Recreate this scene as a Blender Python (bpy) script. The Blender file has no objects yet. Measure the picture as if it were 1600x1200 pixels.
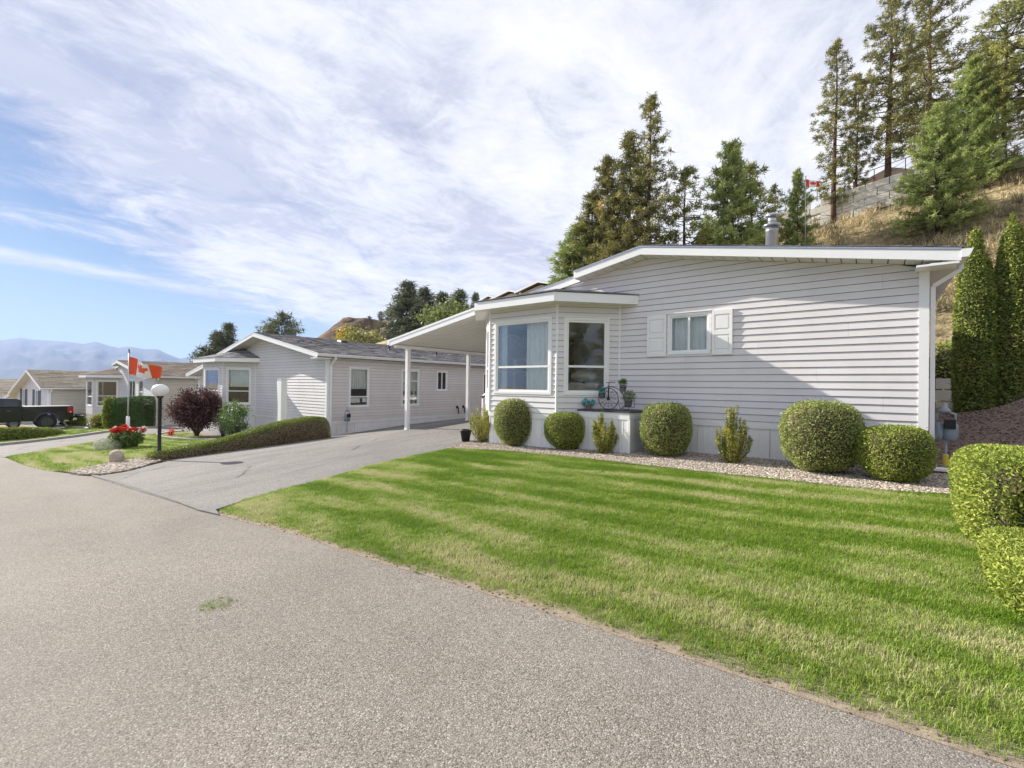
import bpy, bmesh, math, random
import numpy as np
from mathutils import Vector, Matrix, geometry

random.seed(7); rng = np.random.default_rng(7)
sc = bpy.context.scene
col = sc.collection
R = math.radians

# ------------------------------------------------------------------ camera
W2C = ((0.78560472, -0.00684756, 0.61869082), (0.61860886, -0.01098772, -0.78562227), (0.0121776, 0.99991619, -0.00439605))
cam_d = bpy.data.cameras.new('camera'); cam = bpy.data.objects.new('camera', cam_d); col.objects.link(cam)
cam_d.sensor_width = 36; cam_d.lens = 715 / 1600 * 36; cam_d.clip_start = 0.05; cam_d.clip_end = 60000
cam.matrix_world = Matrix(W2C).to_4x4()
sc.camera = cam

# ------------------------------------------------------------------ exposure, sun, sky
sc.view_settings.view_transform = 'Standard'; sc.view_settings.look = 'None'
sc.view_settings.gamma = 1; sc.view_settings.use_curve_mapping = False
sc.view_settings.exposure = 1.27
sc.render.engine = 'CYCLES'
sc.cycles.use_denoising = True
sc.cycles.max_bounces = 8; sc.cycles.transparent_max_bounces = 16; sc.cycles.volume_bounces = 0
sc.cycles.sample_clamp_indirect = 4.0
SUN_AZ, SUN_EL = 10.5, 27.0          # the light travels towards +X and a little +Y
trav = Vector((math.cos(R(SUN_EL)) * math.cos(R(SUN_AZ)), math.cos(R(SUN_EL)) * math.sin(R(SUN_AZ)), -math.sin(R(SUN_EL))))
sd = bpy.data.lights.new('sun', 'SUN'); sd.energy = 4.2; sd.angle = R(0.5); sd.color = (1.0, 0.93, 0.82)
sun = bpy.data.objects.new('sun', sd); col.objects.link(sun)
sun.rotation_euler = trav.to_track_quat('-Z', 'Y').to_euler()

def make_world():
    w = bpy.data.worlds.new('World'); sc.world = w; w.use_nodes = True
    nt = w.node_tree; N = nt.nodes; L = nt.links; N.clear()
    out = N.new('ShaderNodeOutputWorld'); bg = N.new('ShaderNodeBackground')
    sky = N.new('ShaderNodeTexSky'); sky.sky_type = 'NISHITA'; sky.sun_disc = False
    sky.sun_elevation = R(SUN_EL)
    # sky rotation: sun lies towards (-X, -Y)
    sx, sy = -trav.x, -trav.y
    sky.sun_rotation = math.atan2(sx, sy)
    sky.air_density = 1.0; sky.dust_density = 0.25; sky.ozone_density = 1.5
    def node(t, **k):
        n = N.new(t)
        for a, b in k.items(): setattr(n, a, b)
        return n
    def mth(op, a, b=None, c=None, clamp=False):
        n = N.new('ShaderNodeMath'); n.operation = op; n.use_clamp = clamp
        for i, v in enumerate((a, b, c)):
            if v is None: continue
            if isinstance(v, (int, float)): n.inputs[i].default_value = v
            else: L.new(v, n.inputs[i])
        return n.outputs[0]
    tc = node('ShaderNodeTexCoord'); sep = node('ShaderNodeSeparateXYZ'); L.new(tc.outputs['Generated'], sep.inputs[0])
    # clouds live on a flat layer: p = dir.xy / (dir.z + k)
    zz = mth('ADD', mth('MAXIMUM', sep.outputs[2], 0.0), 0.12)
    px = mth('DIVIDE', sep.outputs[0], zz); py = mth('DIVIDE', sep.outputs[1], zz)
    cmb = node('ShaderNodeCombineXYZ'); L.new(px, cmb.inputs[0]); L.new(py, cmb.inputs[1])
    def noise(vec, scale, detail, rough, dist=0.0, rot=0.0, sc3=(1, 1, 1), loc=(0, 0, 0)):
        mp = node('ShaderNodeMapping'); L.new(vec, mp.inputs[0])
        mp.inputs['Rotation'].default_value = (0, 0, rot); mp.inputs['Scale'].default_value = sc3; mp.inputs['Location'].default_value = loc
        n = node('ShaderNodeTexNoise'); L.new(mp.outputs[0], n.inputs['Vector'])
        n.inputs['Scale'].default_value = scale; n.inputs['Detail'].default_value = detail
        n.inputs['Roughness'].default_value = rough; n.inputs['Distortion'].default_value = dist
        return n.outputs[0]
    p = cmb.outputs[0]
    def smooth(v, a, b):
        n = N.new('ShaderNodeMapRange'); n.interpolation_type = 'SMOOTHSTEP'
        L.new(v, n.inputs[0]); n.inputs[1].default_value = a; n.inputs[2].default_value = b
        return n.outputs[0]
    def gdot(v):
        n = N.new('ShaderNodeVectorMath'); n.operation = 'DOT_PRODUCT'; L.new(tc.outputs['Generated'], n.inputs[0]); n.inputs[1].default_value = v
        return n.outputs['Value']
    # edge of the cloud bank, a great circle through two directions of the sky
    edge = gdot(CLOUD_N)
    wob = noise(p, 1.1, 6, 0.62, 0.4, R(-52), (1.0, 0.6, 1), (3.1, 1.7, 0))
    fine = noise(p, 3.6, 9, 0.72, 1.0, R(-52), (1.0, 0.72, 1), (0.3, 5.2, 0))
    e2 = mth('ADD', edge, mth('MULTIPLY', mth('SUBTRACT', wob, 0.5), 0.42))
    e3 = mth('ADD', e2, mth('MULTIPLY', mth('SUBTRACT', fine, 0.5), 0.25))
    bank = smooth(e3, -0.125, 0.0)
    # holes and thin places inside the bank
    hole = smooth(mth('ADD', mth('MULTIPLY', fine, 0.6), mth('MULTIPLY', noise(p, 0.9, 7, 0.6, 0.3, R(-40), (1, .5, 1), (7, 2, 0)), 0.5)), 0.36, 0.58)
    bank = mth('MULTIPLY', bank, mth('ADD', mth('MULTIPLY', hole, 0.36), 0.64))
    # thin streak of cirrus below the bank
    st = gdot(STREAK_N)
    st = mth('ADD', st, mth('MULTIPLY', mth('SUBTRACT', noise(p, 1.6, 6, 0.6, 0.2, R(-60), (1, .3, 1)), 0.5), 0.05))
    st = mth('SUBTRACT', 1.0, smooth(mth('ABSOLUTE', st), 0.0, 0.018))
    st = mth('MULTIPLY', st, 0.75)
    wisp = smooth(noise(p, 1.5, 8, 0.68, 0.6, R(-62), (1.0, 0.16, 1), (9.0, 3.0, 0)), 0.53, 0.78)
    wisp = mth('MULTIPLY', wisp, 0.55)
    cover = mth('MAXIMUM', mth('MAXIMUM', bank, st), wisp)
    # fade into horizon haze
    hz = smooth(sep.outputs[2], 0.015, 0.16)
    cover = mth('MULTIPLY', cover, mth('ADD', mth('MULTIPLY', hz, 0.8), 0.2), clamp=True)
    # shading of the cloud bodies
    sh = mth('ADD', mth('MULTIPLY', noise(p, 1.5, 9, 0.66, 0.8, R(-48), (1, .7, 1), (1.0, 8.0, 0)), 0.6), mth('MULTIPLY', noise(p, 0.45, 5, 0.5, 0.2, R(-30), (1, .8, 1), (4.0, 2.0, 0)), 0.55))
    sh = mth('ADD', sh, mth('MULTIPLY', mth('SUBTRACT', noise(p, 4.8, 8, 0.72, 0.9, R(-50), (1, .8, 1), (2.0, 3.0, 0)), 0.5), 0.34))
    rmp = node('ShaderNodeValToRGB'); L.new(sh, rmp.inputs[0])
    cr = rmp.color_ramp; cr.elements[0].position = 0.46; cr.elements[0].color = (0.50, 0.52, 0.62, 1)
    cr.elements[1].position = 0.66; cr.elements[1].color = (0.80, 0.80, 0.82, 1)
    e = cr.elements.new(0.56); e.color = (0.68, 0.69, 0.75, 1)
    cs = node('ShaderNodeVectorMath', operation='SCALE'); L.new(rmp.outputs[0], cs.inputs[0]); cs.inputs['Scale'].default_value = CLOUD_GAIN
    hs = node('ShaderNodeHueSaturation'); hs.inputs['Saturation'].default_value = 1.15; hs.inputs['Value'].default_value = SKY_GAIN
    L.new(sky.outputs[0], hs.inputs['Color'])
    tn = node('ShaderNodeMix', data_type='RGBA', blend_type='MULTIPLY'); tn.inputs[0].default_value = 1.0; L.new(hs.outputs[0], tn.inputs[6]); tn.inputs[7].default_value = (0.86, 0.97, 1.14, 1)
    # pale air low over the valley
    low = mth('MULTIPLY', mth('SUBTRACT', 1.0, smooth(sep.outputs[2], -0.02, 0.30)), 0.93)
    air = node('ShaderNodeMix', data_type='RGBA'); L.new(low, air.inputs[0]); L.new(tn.outputs[2], air.inputs[6]); air.inputs[7].default_value = (2.2, 2.95, 3.6, 1)
    mix = node('ShaderNodeMix', data_type='RGBA'); L.new(cover, mix.inputs[0]); L.new(air.outputs[2], mix.inputs[6]); L.new(cs.outputs[0], mix.inputs[7])
    L.new(mix.outputs[2], bg.inputs[0]); bg.inputs[1].default_value = 0.1
    L.new(bg.outputs[0], out.inputs[0])
CLOUD_GAIN = 5.5; SKY_GAIN = 0.30
def pdir(x, y):
    v = Matrix(W2C) @ Vector((x - 800, -(y - 600), -715)); return v.normalized()
CLOUD_N = tuple((pdir(560, 505)).cross(pdir(120, 250)).normalized())
if Vector(CLOUD_N).dot(pdir(800, 200)) < 0: CLOUD_N = tuple(-Vector(CLOUD_N))
STREAK_N = tuple((pdir(40, 402)).cross(pdir(470, 482)).normalized())
make_world()

# ------------------------------------------------------------------ materials
MATS = {}
def mat(name, color=(0.5, 0.5, 0.5), rough=0.6, metal=0.0, spec=0.5, build=None, **kw):
    if name in MATS: return MATS[name]
    m = bpy.data.materials.new(name); m.use_nodes = True
    nt = m.node_tree; b = nt.nodes['Principled BSDF']
    b.inputs['Base Color'].default_value = (*color, 1); b.inputs['Roughness'].default_value = rough
    b.inputs['Metallic'].default_value = metal; b.inputs['Specular IOR Level'].default_value = spec
    if build: build(nt, b, **kw)
    MATS[name] = m
    return m
class NT:
    def __init__(s, nt): s.nt = nt; s.N = nt.nodes; s.L = nt.links
    def n(s, t, **k):
        x = s.N.new(t)
        for a, b in k.items(): setattr(x, a, b)
        return x
    def pos(s):
        return s.n('ShaderNodeNewGeometry').outputs['Position']
    def obj(s):
        return s.n('ShaderNodeTexCoord').outputs['Object']
    def mapv(s, v, scale=(1, 1, 1), rot=(0, 0, 0), loc=(0, 0, 0)):
        m = s.n('ShaderNodeMapping'); s.L.new(v, m.inputs[0]); m.inputs['Scale'].default_value = scale; m.inputs['Rotation'].default_value = rot; m.inputs['Location'].default_value = loc
        return m.outputs[0]
    def noise(s, v, scale, detail=4, rough=0.6, dist=0):
        m = s.n('ShaderNodeTexNoise'); s.L.new(v, m.inputs['Vector']); m.inputs['Scale'].default_value = scale
        m.inputs['Detail'].default_value = detail; m.inputs['Roughness'].default_value = rough; m.inputs['Distortion'].default_value = dist
        return m.outputs[0]
    def voro(s, v, scale, out='Color', feature='F1', rnd=1.0):
        m = s.n('ShaderNodeTexVoronoi', feature=feature); s.L.new(v, m.inputs['Vector']); m.inputs['Scale'].default_value = scale; m.inputs['Randomness'].default_value = rnd
        return m.outputs[out]
    def ramp(s, v, pts):
        m = s.n('ShaderNodeValToRGB'); s.L.new(v, m.inputs[0]); cr = m.color_ramp
        cr.elements[0].position = pts[0][0]; cr.elements[0].color = (*pts[0][1], 1)
        cr.elements[1].position = pts[-1][0]; cr.elements[1].color = (*pts[-1][1], 1)
        for p, c in pts[1:-1]:
            e = cr.elements.new(p); e.color = (*c, 1)
        return m.outputs[0]
    def math(s, op, a, b=0.0, clamp=False):
        m = s.n('ShaderNodeMath', operation=op); m.use_clamp = clamp
        for i, v in enumerate((a, b)):
            if isinstance(v, (int, float)): m.inputs[i].default_value = v
            else: s.L.new(v, m.inputs[i])
        return m.outputs[0]
    def mix(s, f, a, b, blend='MIX'):
        m = s.n('ShaderNodeMix', data_type='RGBA', blend_type=blend)
        for i, v in ((0, f), (6, a), (7, b)):
            if isinstance(v, (int, float)): m.inputs[i].default_value = v
            elif isinstance(v, tuple): m.inputs[i].default_value = (*v, 1)
            else: s.L.new(v, m.inputs[i])
        return m.outputs[2]
    def attr(s, name='tint'):
        a = s.n('ShaderNodeAttribute'); a.attribute_name = name
        return a.outputs['Fac']
    def bump(s, h, strength, dist, b):
        m = s.n('ShaderNodeBump'); s.L.new(h, m.inputs['Height']); m.inputs['Strength'].default_value = strength; m.inputs['Distance'].default_value = dist
        s.L.new(m.outputs[0], b.inputs['Normal'])
    def to(s, v, sock): s.L.new(v, sock)

def tex(name, c1, c2, scale=3.0, rough=0.6, spec=0.4, bump=0.0, bs=40, metal=0.0, stretch=(1, 1, 1), detail=4):
    def build(nt, b):
        t = NT(nt); v = t.mapv(t.obj(), stretch)
        t.to(t.mix(t.math('MULTIPLY', t.math('SUBTRACT', t.noise(v, scale, detail, 0.65), 0.25), 2.0, True), c1, c2), b.inputs['Base Color'])
        if bump: t.bump(t.noise(v, bs, 5, 0.7), bump, 0.01, b)
    return mat(name, c1, rough, metal, spec, build)

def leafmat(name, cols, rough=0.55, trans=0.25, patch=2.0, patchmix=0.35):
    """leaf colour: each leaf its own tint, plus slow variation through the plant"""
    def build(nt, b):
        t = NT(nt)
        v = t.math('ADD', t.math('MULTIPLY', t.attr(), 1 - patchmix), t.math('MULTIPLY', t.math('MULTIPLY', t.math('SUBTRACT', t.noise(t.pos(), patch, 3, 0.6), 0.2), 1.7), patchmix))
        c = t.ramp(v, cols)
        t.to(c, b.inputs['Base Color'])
        tr = t.n('ShaderNodeBsdfTranslucent'); t.to(c, tr.inputs[0])
        mx = t.n('ShaderNodeMixShader'); mx.inputs[0].default_value = trans
        t.to(b.outputs[0], mx.inputs[1]); t.to(tr.outputs[0], mx.inputs[2])
        t.to(mx.outputs[0], nt.nodes['Material Output'].inputs[0])
    return mat(name, cols[0][1], rough, 0, 0.35, build)

# ------------------------------------------------------------------ objects
def tag(o, label=None, cat=None, group=None, kind=None):
    if label: o['label'] = label
    if cat: o['category'] = cat
    if group: o['group'] = group
    if kind: o['kind'] = kind
    return o
def thing(name, label, cat, loc=(0, 0, 0), rz=0.0, group=None):
    o = bpy.data.objects.new(name, None); col.objects.link(o); o.empty_display_size = 0.2
    o.location = loc; o.rotation_euler = (0, 0, rz)
    return tag(o, label, cat, group)
def link_mesh(name, me, m=None, parent=None, kind=None):
    o = bpy.data.objects.new(name, me); col.objects.link(o)
    if m is not None:
        for x in (m if isinstance(m, (list, tuple)) else [m]): me.materials.append(x)
    if parent is not None: o.parent = parent
    if kind: o['kind'] = kind
    return o
def copy_tree(o, parent=None):
    c = o.copy(); col.objects.link(c)
    if parent is not None: c.parent = parent
    for ch in list(o.children): copy_tree(ch, c)
    return c

class MB:
    """collects faces and links them as one mesh object"""
    def __init__(s): s.v = []; s.f = []; s.t = []; s.mi = []; s.cur = 0; s.tint = 0.5
    def add(s, vs, fs, tint=None):
        b = len(s.v); s.v.extend([tuple(p) for p in vs])
        for f in fs:
            s.f.append([b + i for i in f]); s.t.append(s.tint if tint is None else tint); s.mi.append(s.cur)
        return s
    def hexa(s, p, tint=None):     # 8 points: bottom ring then top ring
        return s.add(p, [(3, 2, 1, 0), (4, 5, 6, 7), (0, 1, 5, 4), (1, 2, 6, 5), (2, 3, 7, 6), (3, 0, 4, 7)], tint)
    def box(s, x0, x1, y0, y1, z0, z1, tint=None):
        if x0 > x1: x0, x1 = x1, x0
        if y0 > y1: y0, y1 = y1, y0
        return s.hexa([(x0, y0, z0), (x1, y0, z0), (x1, y1, z0), (x0, y1, z0), (x0, y0, z1), (x1, y0, z1), (x1, y1, z1), (x0, y1, z1)], tint)
    def prism(s, poly, ext, tint=None):
        n = len(poly); e = Vector(ext); a = [Vector(p) for p in poly]
        s.add(a + [p + e for p in a], [tuple(range(n - 1, -1, -1)), tuple(range(n, 2 * n))] + [(i, (i + 1) % n, n + (i + 1) % n, n + i) for i in range(n)], tint)
        return s
    def tube(s, pts, rad, n=8, cap=True, tint=None):
        pts = [Vector(p) for p in pts]
        rad = list(rad) if hasattr(rad, '__len__') else [rad] * len(pts)
        base = len(s.v); ref = None
        for i, p in enumerate(pts):
            d = (pts[min(i + 1, len(pts) - 1)] - pts[max(i - 1, 0)]).normalized()
            if ref is None: ref = Vector((0, 0, 1)) if abs(d.z) < 0.9 else Vector((1, 0, 0))
            a = d.cross(ref).normalized(); b = d.cross(a).normalized(); ref = -b if False else a.cross(d)
            for k in range(n):
                th = 2 * math.pi * k / n
                s.v.append(tuple(p + (a * math.cos(th) + b * math.sin(th)) * rad[i]))
        t = s.tint if tint is None else tint
        for i in range(len(pts) - 1):
            for k in range(n):
                s.f.append([base + i * n + k, base + i * n + (k + 1) % n, base + (i + 1) * n + (k + 1) % n, base + (i + 1) * n + k]); s.t.append(t); s.mi.append(s.cur)
        if cap:
            s.f.append([base + k for k in range(n - 1, -1, -1)]); s.f.append([base + (len(pts) - 1) * n + k for k in range(n)]); s.t += [t, t]; s.mi += [s.cur, s.cur]
        return s
    def lathe(s, prof, c=(0, 0, 0), n=16, axis='z', tint=None, cap=True):
        base = len(s.v); c = Vector(c)
        for r, h in prof:
            for k in range(n):
                th = 2 * math.pi * k / n; a, b = r * math.cos(th), r * math.sin(th)
                q = {'z': (a, b, h), 'x': (h, a, b), 'y': (a, h, b)}[axis]
                s.v.append(tuple(c + Vector(q)))
        t = s.tint if tint is None else tint
        for i in range(len(prof) - 1):
            for k in range(n):
                s.f.append([base + i * n + k, base + i * n + (k + 1) % n, base + (i + 1) * n + (k + 1) % n, base + (i + 1) * n + k]); s.t.append(t); s.mi.append(s.cur)
        for i, rev in ((0, True), (len(prof) - 1, False)):
            if cap and prof[i][0] > 1e-4:
                f = [base + i * n + k for k in range(n)]
                s.f.append(f[::-1] if rev else f); s.t.append(t); s.mi.append(s.cur)
        return s
    def build(s, name, m, parent=None, smooth=False, off=(0, 0, 0), kind=None, bevel=0):
        me = bpy.data.meshes.new(name)
        ox, oy, oz = off
        me.from_pydata([(x - ox, y - oy, z - oz) for x, y, z in s.v], [], s.f)
        a = me.attributes.new('tint', 'FLOAT', 'FACE'); a.data.foreach_set('value', np.array(s.t, dtype=np.float32))
        o = link_mesh(name, me, m, parent, kind)
        me.polygons.foreach_set('material_index', np.array(s.mi, dtype=np.int32))
        if smooth: me.polygons.foreach_set('use_smooth', np.ones(len(me.polygons), dtype=bool))
        me.update()
        if bevel:
            md = o.modifiers.new('bevel', 'BEVEL'); md.width = bevel; md.segments = 2; md.limit_method = 'ANGLE'; md.angle_limit = R(40)
        return o

def fast_mesh(name, V, F, tint, m, parent=None, kind=None, smooth=False):
    """V (n,3); F (m,k) all faces with k corners"""
    me = bpy.data.meshes.new(name); V = np.asarray(V, np.float32); F = np.asarray(F, np.int32); k = F.shape[1]
    me.vertices.add(len(V)); me.vertices.foreach_set('co', V.ravel())
    me.loops.add(F.size); me.loops.foreach_set('vertex_index', F.ravel())
    me.polygons.add(len(F)); me.polygons.foreach_set('loop_start', np.arange(0, F.size, k, dtype=np.int32))
    me.update(calc_edges=True)
    a = me.attributes.new('tint', 'FLOAT', 'FACE'); a.data.foreach_set('value', np.asarray(tint, np.float32))
    if smooth: me.polygons.foreach_set('use_smooth', np.ones(len(F), dtype=bool))
    return link_mesh(name, me, m, parent, kind)

def unit(a): return a / np.maximum(np.linalg.norm(a, axis=1, keepdims=True), 1e-9)
def leaves(P, N, size, aspect=0.55, lift=0.6, name='foliage', m=None, parent=None, tint=None, fold=0.0):
    """one rhombus leaf for every point, lying loosely over the normal"""
    n = len(P); size = np.asarray(size) * np.ones(n); size = size * rng.uniform(0.6, 1.35, n)
    T = unit(rng.normal(size=(n, 3)) + N * lift)          # leaf axis
    S = unit(np.cross(T, rng.normal(size=(n, 3)) + N * 0.6))
    U = np.cross(T, S)
    a = P - T * size[:, None] * .5; b = P + T * size[:, None] * .5
    w = (size * aspect * .5)[:, None]
    c = P + S * w + U * w * 0.35; d = P - S * w + U * w * 0.35
    V = np.stack([a, c, b, d], 1).reshape(-1, 3); F = np.arange(4 * n).reshape(-1, 4)
    if tint is None: tint = np.clip(rng.normal(0.5, 0.22, n), 0, 1)
    return fast_mesh(name, V, F, tint, m, parent, 'stuff')

def sample_surface(V, F, n):
    """random points with normals on triangles/quads"""
    V = np.asarray(V, float); T = []
    for f in F:
        for i in range(1, len(f) - 1): T.append((f[0], f[i], f[i + 1]))
    T = np.array(T); A, B, C = V[T[:, 0]], V[T[:, 1]], V[T[:, 2]]
    nn = np.cross(B - A, C - A); ar = np.linalg.norm(nn, axis=1); pr = ar / ar.sum()
    idx = rng.choice(len(T), n, p=pr); u = rng.random(n); v = rng.random(n); fl = u + v > 1; u[fl] = 1 - u[fl]; v[fl] = 1 - v[fl]
    P = A[idx] + (B[idx] - A[idx]) * u[:, None] + (C[idx] - A[idx]) * v[:, None]
    return P, unit(nn[idx]), ar.sum() / 2

def vnoise(P, s=1.0, seed=0):
    """smooth pseudo noise from a few sines"""
    P = np.asarray(P, float) * s + seed * 13.7; x, y, z = P[:, 0], P[:, 1], P[:, 2]
    return (np.sin(x * 1.7 + np.sin(y * 1.3 + z)) + np.sin(y * 2.1 + np.sin(z * 1.9 + x * .7) + 1.3) + np.sin(z * 2.6 + np.sin(x * 1.5 - y) + 2.1)) / 3

# ------------------------------------------------------------------ terrain
GX = np.array([-400, -130, -90, -60, -40, -32, -23, -16.9, -12, -6.6, 0.67, 4, 12, 60], float)
GY = np.array([-60, -6, 2.5, 6, 9.7, 14, 18, 26], float)
GZ = np.array([
 [-14, -6.6, -5, -3.9, -3.25, -2.93, -2.55, -2.25, -2.05, -1.8, -1.5, -1.38, -1.2, -0.3],
 [-14, -6.6, -5, -3.9, -3.25, -2.93, -2.55, -2.27, -2.05, -1.8, -1.5, -1.38, -1.2, -0.3],
 [-14, -6.6, -5, -3.9, -3.2, -2.88, -2.52, -2.25, -2.03, -1.78, -1.46, -1.36, -1.15, -0.2],
 [-14, -6.5, -4.9, -3.85, -3.17, -2.74, -2.55, -2.18, -1.8, -1.58, -1.4, -1.3, -1, 0],
 [-14, -6.4, -4.8, -3.8, -3.15, -2.6, -2.58, -2.1, -1.5, -1.38, -1.32, -1.15, -0.8, 0.5],
 [-14, -6.3, -4.7, -3.7, -3, -2.5, -2.35, -1.84, -1.28, -1.25, -1.15, -0.55, -0.3, 1],
 [-14, -6.2, -4.6, -3.6, -2.9, -2.42, -2.2, -1.72, -1.15, -1.1, -0.9, -0.3, 0, 1.5],
 [-14, -6.1, -4.5, -3.5, -2.8, -2.3, -2, -1.5, -1, -0.9, -0.6, -0.1, 0.3, 2]], float)
def ground(x, y):
    x = np.asarray(x, float); y = np.asarray(y, float)
    i = np.clip(np.searchsorted(GX, x) - 1, 0, len(GX) - 2); j = np.clip(np.searchsorted(GY, y) - 1, 0, len(GY) - 2)
    tx = np.clip((x - GX[i]) / (GX[i + 1] - GX[i]), 0, 1); ty = np.clip((y - GY[j]) / (GY[j + 1] - GY[j]), 0, 1)
    z = (GZ[j, i] * (1 - tx) + GZ[j, i + 1] * tx) * (1 - ty) + (GZ[j + 1, i] * (1 - tx) + GZ[j + 1, i + 1] * tx) * ty
    zp = 15.5 + np.where(x > -4.5, .15, .12) * (x + 4.5); zp = np.minimum(np.maximum(zp, z + .3), 19)
    s = np.clip((x + 175) / 60, 0, 1); zp = z + (zp - z) * s * s * (3 - 2 * s)
    t = np.clip((y - 27) / 23, 0, 1)
    z = z + (zp - z) * t + np.where(y > 50, np.minimum((y - 50) * .05, 12), 0) * s
    # the mulched mound beside the main home
    m = np.exp(-(((x - 3.9) / 2.1) ** 2 + ((y - 13.0) / 3.2) ** 2))
    z = z + 1.15 * m
    return z
def gz(x, y): return float(ground(x, y))
def at(x, y, dz=0.0): return (x, y, gz(x, y) + dz)
# ------------------------------------------------------------------ the land
def grid_sheet(name, xs, ys, dz, m, kind='structure'):
    X, Y = np.meshgrid(xs, ys); Z = ground(X, Y) + dz
    V = np.stack([X, Y, Z], -1).reshape(-1, 3); nx = len(xs)
    ii, jj = np.meshgrid(np.arange(nx - 1), np.arange(len(ys) - 1)); a = (jj * nx + ii).ravel()
    F = np.stack([a, a + 1, a + nx + 1, a + nx], 1)
    return fast_mesh(name, V, F, np.full(len(F), .5), m, None, kind, True)
def hill_mat(nt, b):
    t = NT(nt); p = t.pos()
    c = t.ramp(t.noise(p, 0.35, 8, 0.7, 0.6), [(0.3, (0.20, 0.19, 0.085)), (0.44, (0.40, 0.33, 0.19)), (0.6, (0.60, 0.50, 0.31)), (0.78, (0.55, 0.48, 0.36))])
    d = t.ramp(t.noise(p, 3.5, 6, 0.75), [(0.35, (0.45, 0.42, 0.38)), (0.6, (1, 1, 1))])
    t.to(t.mix(1.0, c, d, 'MULTIPLY'), b.inputs['Base Color']); t.bump(t.noise(p, 2.5, 8, 0.75), 1.0, 0.35, b)
M_hill = mat('dry_hillside', (.3, .25, .15), 0.95, 0, 0.1, hill_mat)
xs = np.unique(np.concatenate([np.arange(-60, 30, 1.0), np.arange(-150, -60, 3), np.arange(30, 90, 5), [-15500, -12000, -8000, -4000, -2000, -1000, -600, -400, -250, -200, 150, 300, 800, 2500]]))
ys = np.unique(np.concatenate([np.arange(-12, 60, 1.0), np.arange(60, 160, 5), np.arange(-60, -12, 5), [-5800, -3000, -900, -300, -120, 250, 400, 900, 3000, 5800]]))
tag(grid_sheet('ground', xs, ys, -0.05, M_hill), 'dry grassy ground and hillside around the homes')

def resample(poly, step):
    out = []
    for i in range(len(poly)):
        a = Vector(poly[i]).to_2d(); b = Vector(poly[(i + 1) % len(poly)]).to_2d(); n = max(1, int((b - a).length / step))
        for k in range(n): out.append(a + (b - a) * k / n)
    return out
def inside(poly, x, y):
    c = np.zeros(len(x), bool); n = len(poly); j = n - 1
    for i in range(n):
        xi, yi = poly[i][0], poly[i][1]; xj, yj = poly[j][0], poly[j][1]
        m = ((yi > y) != (yj > y)); c ^= m & (x < (xj - xi) * (y - yi) / ((yj - yi) if yj != yi else 1e-9) + xi); j = i
    return c
def dist_edge(poly, x, y):
    d = np.full(len(x), 1e9)
    for i in range(len(poly)):
        ax, ay = poly[i][0], poly[i][1]; bx, by = poly[(i + 1) % len(poly)][0], poly[(i + 1) % len(poly)][1]
        L2 = (bx - ax) ** 2 + (by - ay) ** 2 + 1e-12; t = np.clip(((x - ax) * (bx - ax) + (y - ay) * (by - ay)) / L2, 0, 1)
        d = np.minimum(d, np.hypot(x - ax - t * (bx - ax), y - ay - t * (by - ay)))
    return d
def sheet(name, poly, dz, m, step=0.4, wob=0.0, thick=0.0, kind='structure', crown=0.0, parent=None, ramp=0.12, skirt=0.12):
    """a sheet over the terrain inside poly; crown lifts it away from its edge; thick gives it a vertical rim"""
    pl = resample(poly, step)
    if wob:
        A = np.array([(p.x, p.y, 0) for p in pl]); k = vnoise(A, 2.3, 3) * wob + vnoise(A, 7.0, 5) * wob * .6
        c = sum((p for p in pl), Vector((0, 0))) / len(pl)
        pl = [p + (p - c).normalized() * kk for p, kk in zip(pl, k)]
    xs_ = [p.x for p in pl]; ys_ = [p.y for p in pl]
    gx, gy = np.meshgrid(np.arange(min(xs_) + step / 2, max(xs_), step), np.arange(min(ys_) + step / 2, max(ys_), step)); gx, gy = gx.ravel(), gy.ravel()
    P2 = [(p.x, p.y) for p in pl]
    k = inside(P2, gx, gy); gx, gy = gx[k], gy[k]
    d = dist_edge(P2, gx, gy); k = d > step * 0.35; gx, gy, d = gx[k], gy[k], d[k]
    n = len(pl)
    pts = [Vector(p) for p in pl] + [Vector((a, b)) for a, b in zip(gx, gy)]
    r = geometry.delaunay_2d_cdt(pts, [(i, (i + 1) % n) for i in range(n)], [], 1, 1e-5)
    vx = np.array([p.x for p in r[0]]); vy = np.array([p.y for p in r[0]])
    de = dist_edge(P2, vx, vy)
    z = ground(vx, vy) + dz + crown * np.clip(de / max(ramp, 1e-6), 0, 1)
    V = [tuple(q) for q in np.stack([vx, vy, z], 1)]; F = [list(f) for f in r[2]]
    # rim
    ed = {}
    for f in (F if skirt > 0 else []):
        for i in range(len(f)):
            e = (f[i], f[(i + 1) % len(f)]); ed[tuple(sorted(e))] = ed.get(tuple(sorted(e)), []) + [e]
    low = {}
    for k_, es in ed.items():
        if len(es) == 1:
            a, b = es[0]
            for q in (a, b):
                if q not in low: low[q] = len(V); V.append((V[q][0], V[q][1], V[q][2] - skirt))
            F.append([b, a, low[a], low[b]])
    me = bpy.data.meshes.new(name); me.from_pydata(V, [], F)
    at_ = me.attributes.new('edge', 'FLOAT', 'POINT'); dd = np.concatenate([de, np.zeros(len(V) - len(de))]); at_.data.foreach_set('value', dd.astype(np.float32))
    me.update()
    o = link_mesh(name, me, m, parent, kind)
    return o

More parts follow.
